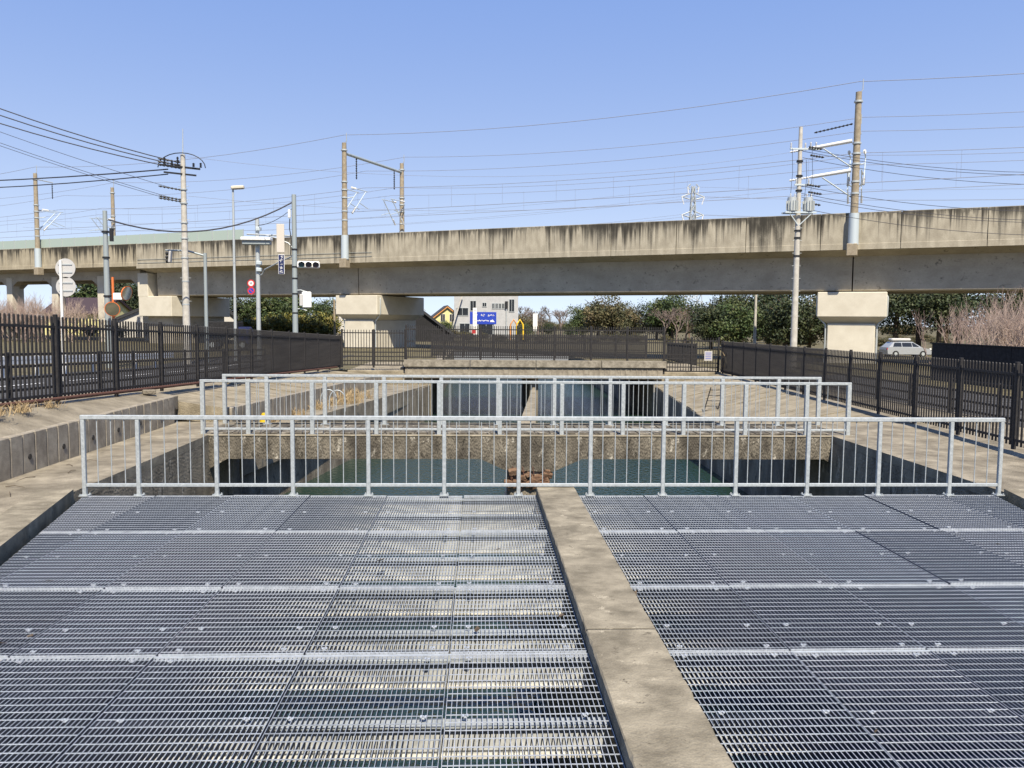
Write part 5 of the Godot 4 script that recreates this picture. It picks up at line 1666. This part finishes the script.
func build_plants() -> void:
	var dark := [Color(0.026, 0.042, 0.014), Color(0.036, 0.05, 0.016), Color(0.052, 0.062, 0.02), Color(0.018, 0.03, 0.012)]
	var mid := [Color(0.045, 0.075, 0.02), Color(0.06, 0.09, 0.025), Color(0.035, 0.055, 0.02), Color(0.085, 0.1, 0.03)]
	var olive := [Color(0.11, 0.095, 0.04), Color(0.085, 0.08, 0.035), Color(0.13, 0.1, 0.05), Color(0.06, 0.065, 0.028)]
	var gold := [Color(0.16, 0.15, 0.03), Color(0.1, 0.115, 0.03), Color(0.21, 0.17, 0.04), Color(0.07, 0.085, 0.025)]
	var crowns := {
		"dark": [crown_mesh(1, Vector3(2.6, 2.9, 2.6), 130, 60, 0.13, dark, 0.3), crown_mesh(2, Vector3(3.0, 2.6, 2.8), 130, 60, 0.13, dark, 0.3)],
		"mid": [crown_mesh(3, Vector3(2.8, 2.6, 2.8), 100, 60, 0.14, mid, 0.3), crown_mesh(4, Vector3(2.4, 2.8, 2.4), 100, 60, 0.14, mid, 0.3)],
		"olive": [crown_mesh(5, Vector3(2.8, 2.5, 2.8), 100, 60, 0.14, olive, 0.3), crown_mesh(6, Vector3(2.5, 2.7, 2.5), 100, 60, 0.14, olive, 0.3)],
		"gold": [crown_mesh(7, Vector3(2.0, 1.3, 1.6), 80, 60, 0.12, gold), crown_mesh(8, Vector3(2.0, 1.3, 1.6), 80, 60, 0.12, gold)],
		"pine": [crown_mesh(9, Vector3(2.4, 1.5, 2.4), 60, 70, 0.11, dark, 0.36), crown_mesh(10, Vector3(2.6, 1.7, 2.4), 60, 70, 0.11, dark, 0.36)],
	}
	var trunks := [trunk_mesh(21, 4.2, 0.2, 5, 1.5), trunk_mesh(22, 4.6, 0.22, 6, 1.7)]
	var labels := {
		"dark": ["dense_tree", "dense dark evergreen tree crowding behind the viaduct right of the gates", "dense evergreens beyond the viaduct"],
		"mid": ["green_tree", "leafy green tree standing beyond the road bridge", "green trees beyond the bridge"],
		"olive": ["brown_tree", "olive brown round tree standing beyond the road bridge", "brown trees beyond the bridge"],
		"gold": ["hedge_bush", "yellowish green trimmed bush in the hedge under the viaduct", "bushes of the trimmed hedge"],
		"pine": ["pine_tree", "dark pine with bare trunk beyond the silver car", "pines beyond the parked car"],
	}
	# kind, x, z, scale, lift of the crown
	var spots := [
		["mid", 29.6, 94, 1.15, 0.0], ["dark", 34.5, 92, 1.35, 0.1], ["olive", 38.5, 95, 1.25, 0.5], ["dark", 27.5, 97, 1.1, 0.4], ["dark", 42.0, 97, 1.3, 0.4], ["dark", 32, 101, 1.35, 0.8], ["dark", 36.5, 103, 1.4, 0.8],
		["olive", 21.8, 150, 1.45, 0.3], ["olive", 24.6, 152, 1.5, 0.5], ["mid", 19.5, 156, 1.2, 0.2], ["olive", 26.8, 148, 1.3, 0.0], ["dark", 31.6, 146, 1.35, 0.4], ["mid", 33.5, 142, 1.5, 0.9], ["dark", 35.0, 150, 1.4, 0.6],
		["olive", 40.5, 140, 1.3, 0.5], ["olive", 43.0, 138, 1.4, 0.7], ["mid", 38.0, 134, 0.85, 0.0], ["olive", 45.0, 128, 1.1, 0.3], ["mid", 47.0, 120, 1.0, 0.2],
		["olive", 8.5, 172, 0.95, 0.0], ["mid", 9.0, 160, 0.55, 0.0], ["olive", 11.0, 182, 0.8, 0.0], ["dark", 15.0, 178, 0.55, 0.0], ["mid", 18.0, 165, 0.6, 0.0],
		["mid", -5.5, 135, 0.5, 0.2], ["mid", -9.6, 98, 0.42, 0.0], ["mid", -3.2, 170, 1.0, 0.4],
		["pine", 43.0, 84, 1.5, 2.3], ["pine", 46.5, 82, 1.5, 2.8], ["pine", 51.0, 86, 1.6, 2.2], ["pine", 55.0, 84, 1.6, 2.6], ["pine", 48.8, 90, 1.6, 2.4], ["pine", 59.0, 88, 1.7, 2.4], ["pine", 42.0, 92, 1.6, 2.6], ["pine", 53.0, 92, 1.5, 4.6], ["pine", 57.0, 80, 1.3, 4.4],
		["olive", 45.0, 96, 0.7, 0.0], ["mid", 41.5, 88, 0.42, 0.0],
		["gold", -24.0, 100, 1.3, 0.1], ["gold", -20.8, 99, 1.3, 0.0], ["gold", -17.8, 98, 1.3, 0.1], ["gold", -27.0, 101, 1.15, 0.0], ["gold", -29.6, 102, 0.8, 0.0],
		["mid", -24.5, 112, 1.15, 0.6], ["mid", -28.5, 114, 1.2, 0.7], ["dark", -32.0, 116, 1.15, 0.6], ["mid", -20.5, 114, 1.0, 0.6], ["dark", -36.0, 112, 0.9, 0.2], ["mid", -26.5, 120, 1.3, 0.8],
		["mid", -64.0, 150, 1.4, 0.8], ["dark", -52.0, 96, 0.42, 0.0], ["gold", -44.5, 104, 0.7, 0.0], ["gold", -49.5, 108, 0.7, 0.0], ["mid", -72.0, 150, 1.3, 0.6], ["dark", -53.5, 140, 1.5, 0.4], ["mid", -58.5, 148, 1.5, 0.8], ["dark", -48.5, 130, 1.2, 0.4], ["mid", -66.5, 145, 1.9, 0.5], ["dark", -62.5, 147, 1.8, 0.6], ["dark", -58.5, 143, 1.8, 0.5],
	]
	var i := 0
	for s in spots:
		var l: Array = labels[s[0]]
		var x: float = s[1]
		var z: float = s[2]
		var k: float = s[3]
		var t := thing(l[0], l[1], "bush" if s[0] == "gold" else "tree", Vector3(x, ground_height(x, z), -z), i * 2.4, l[2])
		if s[0] != "gold":
			part("trunk", trunks[i % 2], M.bark, t, Vector3.ZERO, Basis().scaled(Vector3(k, k * (1.35 if s[0] == "pine" else 1.0), k)))
		else:
			part("trunk", trunks[i % 2], M.bark, t, Vector3.ZERO, Basis().scaled(Vector3(0.4, 0.35, 0.4)))
		part("crown", crowns[s[0]][i % 2], M.leaf, t, Vector3(0, s[4], 0), Basis().scaled(Vector3(k, k, k)))
		i += 1
	# bare trees
	var bare := [bare_mesh(31, 6.5, 0.16, 5, Color(0.15, 0.122, 0.1)), bare_mesh(32, 6.5, 0.16, 5, Color(0.18, 0.14, 0.118))]
	var reddish := bare_mesh(33, 6.5, 0.12, 5, Color(0.2, 0.115, 0.085))
	var bs := [[9.5, 190, 1.5], [14.0, 195, 1.45], [17.0, 188, 1.4], [20.0, 200, 1.5], [27.8, 160, 1.3], [7.0, 200, 1.6], [12.0, 210, 1.6], [35.5, 138, 1.15], [37.3, 137, 1.1], [43.5, 150, 1.4], [-66.0, 150, 1.4], [-70.0, 146, 1.3], [62.0, 100, 1.0], [11.0, 186, 1.3], [16.0, 205, 1.6], [19.0, 192, 1.4], [23.0, 190, 1.5], [29.5, 170, 1.4], [31.0, 165, 1.3], [46.0, 146, 1.4], [-2.0, 200, 1.5], [28.5, 126, 1.3], [30.0, 120, 1.2], [39.0, 124, 1.35], [44.5, 118, 1.3], [27.0, 112, 1.15], [41.0, 128, 1.3]]
	i = 0
	for s in bs:
		var x: float = s[0]
		var z: float = s[1]
		var red: bool = i in [7, 8]
		var t := thing("red_twig_tree" if red else "bare_tree", "reddish bare tree beside the green trees beyond the bridge" if red else "leafless pinkish grey tree in the far tree line", "tree", Vector3(x, ground_height(x, z), -z), i * 1.7, "reddish bare trees" if red else "leafless trees in the distance")
		var q := part("branches", reddish if red else bare[i % 2], M.twig, t)
		q.scale = Vector3.ONE * (s[2] as float)
		i += 1
	# the far wood that closes the view, and a low weedy verge before it
	var r := RandomNumberGenerator.new()
	r.seed = 300
	var mm := MultiMesh.new()
	mm.transform_format = MultiMesh.TRANSFORM_3D
	mm.mesh = crowns["olive"][0]
	mm.instance_count = 150
	for k in 150:
		var fx := r.randf_range(-190, 230)
		var sc := r.randf_range(0.7, 1.25)
		mm.set_instance_transform(k, Transform3D(Basis(Vector3.UP, r.randf() * TAU).scaled(Vector3(sc * 1.4, sc * 0.8, sc * 1.4)), Vector3(fx, -1.2, -r.randf_range(225, 300))))
	var wood := MultiMeshInstance3D.new()
	wood.name = "far_wood"; wood.multimesh = mm; wood.material_override = M.leaf
	add_child(wood)
	wood.set_meta("kind", "stuff")
	meta(wood, "far brownish wood along the horizon behind everything", "wood")
	var vg := MultiMesh.new()
	vg.transform_format = MultiMesh.TRANSFORM_3D
	vg.mesh = crowns["olive"][1]
	vg.instance_count = 90
	for k in 90:
		var fx := r.randf_range(-30, 75)
		var fz := r.randf_range(112, 150)
		var sc := r.randf_range(0.16, 0.34)
		vg.set_instance_transform(k, Transform3D(Basis(Vector3.UP, r.randf() * TAU).scaled(Vector3(sc * 2.0, sc, sc * 2.0)), Vector3(fx * fz / 130.0, ground_height(fx, fz) - 0.1, -fz)))
	var verge := MultiMeshInstance3D.new()
	verge.name = "weedy_verge"; verge.multimesh = vg; verge.material_override = M.leaf
	add_child(verge)
	verge.set_meta("kind", "stuff")
	meta(verge, "low brown weeds on the open ground before the far trees", "weeds")
	# scrub: many upright pale twigs behind the black wall, and brown shrubs under the frame
	var scrub := [bare_mesh(41, 3.2, 0.024, 3, Color(0.38, 0.295, 0.25), 13, 1.0), bare_mesh(42, 3.2, 0.022, 3, Color(0.31, 0.235, 0.2), 13, 1.0)]
	i = 0
	for s in [[27.4, 42, 1.2], [28.3, 43, 1.25], [29.0, 42, 1.35], [30.2, 45, 1.5], [31.4, 43, 1.5], [29.0, 47, 1.4], [32.5, 46, 1.6], [29.6, 40.5, 1.1]]:
		var t := thing("twig_shrub", "pale leafless shrub of upright twigs behind the black board wall", "shrub", Vector3(s[0], ground_height(s[0], s[1]) - 0.1, -s[1]), i * 1.3, "pale shrubs behind the board wall")
		var q := part("twigs", scrub[i % 2], M.twig, t)
		q.scale = Vector3(1.15, 1.4, 1.15) * (s[2] as float)
		i += 1
	for s in [[-49.5, 92, 1.3], [-47.5, 90, 1.2], [-45.5, 92, 1.3], [-51.0, 95, 1.4], [-43.6, 91, 1.2], [-54.0, 94, 1.4], [-57, 97, 1.3]]:
		var t := thing("twig_shrub", "brown leafless shrub under the column frame of the viaduct", "shrub", Vector3(s[0], ground_height(s[0], s[1]), -s[1]), i * 1.3, "brown shrubs under the column frame")
		var q := part("twigs", scrub[i % 2], M.twig, t)
		q.scale = Vector3(1.7, 1.7, 1.7) * (s[2] as float)
		i += 1
	# dry grass tufts
	var tuft := MB.new()
	tuft.use_col = true
	rng.seed = 91
	for k in 150:
		var p := Vector3(rng.randfn() * 0.16, 0, rng.randfn() * 0.22)
		var d := Vector3(rng.randfn() * 0.4, 1.0, rng.randfn() * 0.4).normalized()
		var h := rng.randf_range(0.15, 0.5)
		var f := rng.randf_range(0.6, 1.15)
		tuft.tint = Color(0.36 * f, 0.27 * f, 0.15 * f)
		var side := d.cross(Vector3(rng.randfn(), 0, rng.randfn())).normalized() * 0.008
		var tip := p + d * h + Vector3(rng.randfn() * 0.08, -0.05, rng.randfn() * 0.08)
		tuft.poly([p - side, p + side, p + d * h * 0.6 + side, p + d * h * 0.6 - side], side.cross(d))
		tuft.poly([p + d * h * 0.6 - side, p + d * h * 0.6 + side, tip], side.cross(d))
	var tm := tuft.mesh()
	for s in [[-5.2, 23.5, 0.7, -0.42], [-4.85, 25.5, 0.9, -0.48], [-4.7, 27.0, 1.0, -0.5], [-4.5, 28.3, 1.25, -0.52], [-4.4, 29.8, 1.2, -0.55], [-5.35, 21.5, 0.5, -0.4], [-4.2, 27.8, 0.7, -0.52]]:
		var o := solo("dry_grass_tuft", tm, M.drygrass, "tuft of dry straw coloured grass on the ledge under the dark panel wall", "grass", "dry grass tufts on the lower ledge", Vector3(s[0], s[3], -s[1]))
		o.scale = Vector3.ONE * (s[2] as float)
		o.rotation.y = s[1]
	for s in [[-7.25, 13.4, 0.5], [-7.2, 12.6, 0.55], [-7.3, 14.3, 0.4], [-7.15, 11.9, 0.5]]:
		var o := solo("dry_grass_tuft", tm, M.drygrass, "small tuft of dry grass beside the rust red pipe", "grass", "dry grass tufts by the pipe", Vector3(s[0], left_fence_y(s[1]) - 0.02, -s[1]))
		o.scale = Vector3.ONE * (s[2] as float)
		o.rotation.y = s[1]
	# brownish weeds at the head of the right fence
	for s in [[11.9, 38.0, 1.6], [12.3, 36.5, 1.5]]:
		var o := solo("dry_grass_tuft", tm, M.drygrass, "tall dry weeds behind the corner of the right fence", "grass", "dry weeds behind the right fence", Vector3(s[0], 0.2, -s[1]))
		o.scale = Vector3(1.2, 2.6, 1.2) * (s[2] as float) * 0.7

func build_small() -> void:
	var t := thing("yellow_cone", "short yellow marker cone on the left ledge behind the footbridge", "cone", Vector3(-4.95, 0.02, -18.9))
	t.position = Vector3(-4.98, -0.3, -19.4)
	var b := MB.new()
	b.tube([Vector3(0, 0.03, 0), Vector3(0, 0.3, 0), Vector3(0, 0.42, 0)], 0.14, 0.05, 14)
	part("body", b.mesh(), M.yellow, t)
	b = MB.new()
	b.cbox(Vector3(0, 0.02, 0), Vector3(0.34, 0.04, 0.34), 0.01)
	part("base", b.mesh(), M.black, t)
	t = thing("hoop_rail", "pair of small pale steel hoops on the lower ledge", "handrail", Vector3(-4.6, -0.5, -25.6))
	for k in 2:
		b = MB.new()
		var arc := []
		for a in 11:
			var an := PI * a / 10.0
			arc.append(Vector3(-cos(an) * 0.24 + k * 0.3, 0.1 + sin(an) * 0.3 + 0.25, k * 0.2))
		b.tube([Vector3(arc[0].x, 0, arc[0].z)] + arc + [Vector3(arc[10].x, 0, arc[10].z)], 0.018, 0.018, 6)
		part("hoop", b.mesh(), M.rail, t)
	b = MB.new()
	b.cbox(Vector3.ZERO, Vector3(0.26, 0.1, 0.18), 0.02, Basis(Vector3.UP, 0.5))
	solo("dark_block", b.mesh(), M.wall, "small dark concrete block on the apron below the left fence", "block", "", Vector3(-7.05, 0.72, -18.0))
	t = thing("step_ladder", "dark iron step ladder lying against the sunlit right bank", "ladder", Vector3(7.55, -0.6, -27.2))
	for k in 2:
		b = MB.new()
		b.tube([Vector3(k * 0.45, 0, 0), Vector3(k * 0.45 + 0.2, 0.75, 0)], 0.018, 0.018, 6)
		part("stile", b.mesh(), M.black, t)
	for k in 4:
		b = MB.new()
		b.tube([Vector3(0.04 + k * 0.05, 0.12 + k * 0.18, 0), Vector3(0.49 + k * 0.05, 0.12 + k * 0.18, 0)], 0.014, 0.014, 6)
		part("rung", b.mesh(), M.black, t)
	for k in 16:
		b = MB.new()
		var lp := Vector3(rng.randf_range(-4.0, 6.0), 0.006, -rng.randf_range(4.3, 10.3))
		var la := Vector3(rng.randfn(), rng.randfn() * 0.2, rng.randfn()).normalized() * rng.randf_range(0.02, 0.05)
		var lb := la.cross(Vector3.UP) * 0.5 + Vector3(0, 0.006, 0)
		b.poly([lp - la, lp - lb, lp + la, lp + lb], Vector3.UP)
		b.poly([lp - la - Vector3(0, 0.003, 0), lp - lb - Vector3(0, 0.003, 0), lp + la - Vector3(0, 0.003, 0), lp + lb - Vector3(0, 0.003, 0)], Vector3.DOWN)
		solo("dead_leaf", b.mesh(), M.bark, "small dead leaf caught on the steel grating", "leaf", "dead leaves on the grating")
	# twigs and leaves blown onto the left ledge
	rng.seed = 31
	for k in 9:
		b = MB.new()
		var p := Vector3(rng.randf_range(-6.4, -5.9), 0.03, -rng.randf_range(9.0, 13.5))
		var d := Vector3(rng.randfn(), 0, rng.randfn()).normalized() * rng.randf_range(0.12, 0.4)
		b.tube([p, p + d * 0.5 + Vector3(0, 0.02, 0), p + d], 0.006, 0.003, 5)
		solo("fallen_twig", b.mesh(), M.bark, "thin dry twig lying on the left concrete ledge", "twig", "twigs on the left ledge")

func _ready() -> void:
	rng.seed = 4
	var cam := Camera3D.new()
	cam.name = "camera"
	cam.fov = 2.0 * rad_to_deg(atan(384.0 / 828.0))
	cam.near = 0.1; cam.far = 2500.0
	cam.position = Vector3(0, 2.3, 0)
	cam.rotation = Vector3(deg_to_rad(-4.35), deg_to_rad(-2.35), deg_to_rad(0.45))
	add_child(cam)
	cam.current = true
	var we := WorldEnvironment.new()
	we.name = "world_environment"
	var env := Environment.new()
	env.background_mode = Environment.BG_SKY
	var sky := Sky.new()
	var sm := ProceduralSkyMaterial.new()
	sm.sky_top_color = lin(0.104, 0.191, 0.439)
	sm.sky_horizon_color = lin(0.498, 0.58, 0.669)
	sm.sky_curve = 0.12
	sm.ground_bottom_color = lin(0.16, 0.15, 0.13)
	sm.ground_horizon_color = lin(0.33, 0.36, 0.41)
	sm.ground_curve = 0.02
	sm.sun_angle_max = 1.0
	sky.sky_material = sm
	env.sky = sky
	env.tonemap_mode = Environment.TONE_MAPPER_LINEAR
	env.tonemap_exposure = 1.75
	env.sdfgi_enabled = true; env.ssao_enabled = true; env.ssil_enabled = true
	we.environment = env
	add_child(we)
	var sun := DirectionalLight3D.new()
	sun.name = "sun"
	sun.light_energy = 1.5
	sun.light_color = Color(1.0, 0.955, 0.875)
	sun.light_angular_distance = 0.5
	sun.shadow_enabled = true
	add_child(sun)
	var az := deg_to_rad(10.0)
	var el := deg_to_rad(52.0)
	var to_sun := Vector3(sin(az) * cos(el), sin(el), cos(az) * cos(el))
	sun.look_at_from_position(Vector3.ZERO, -to_sun)
	make_materials()
	build_ground()
	build_banks()
	build_viaduct()
	build_road_bridge()
	build_footbridge()
	build_grating()
	build_railings()
	build_fences()
	build_masts()
	build_street()
	build_buildings()
	build_vehicles()
	build_plants()
	build_wires()
	build_small()
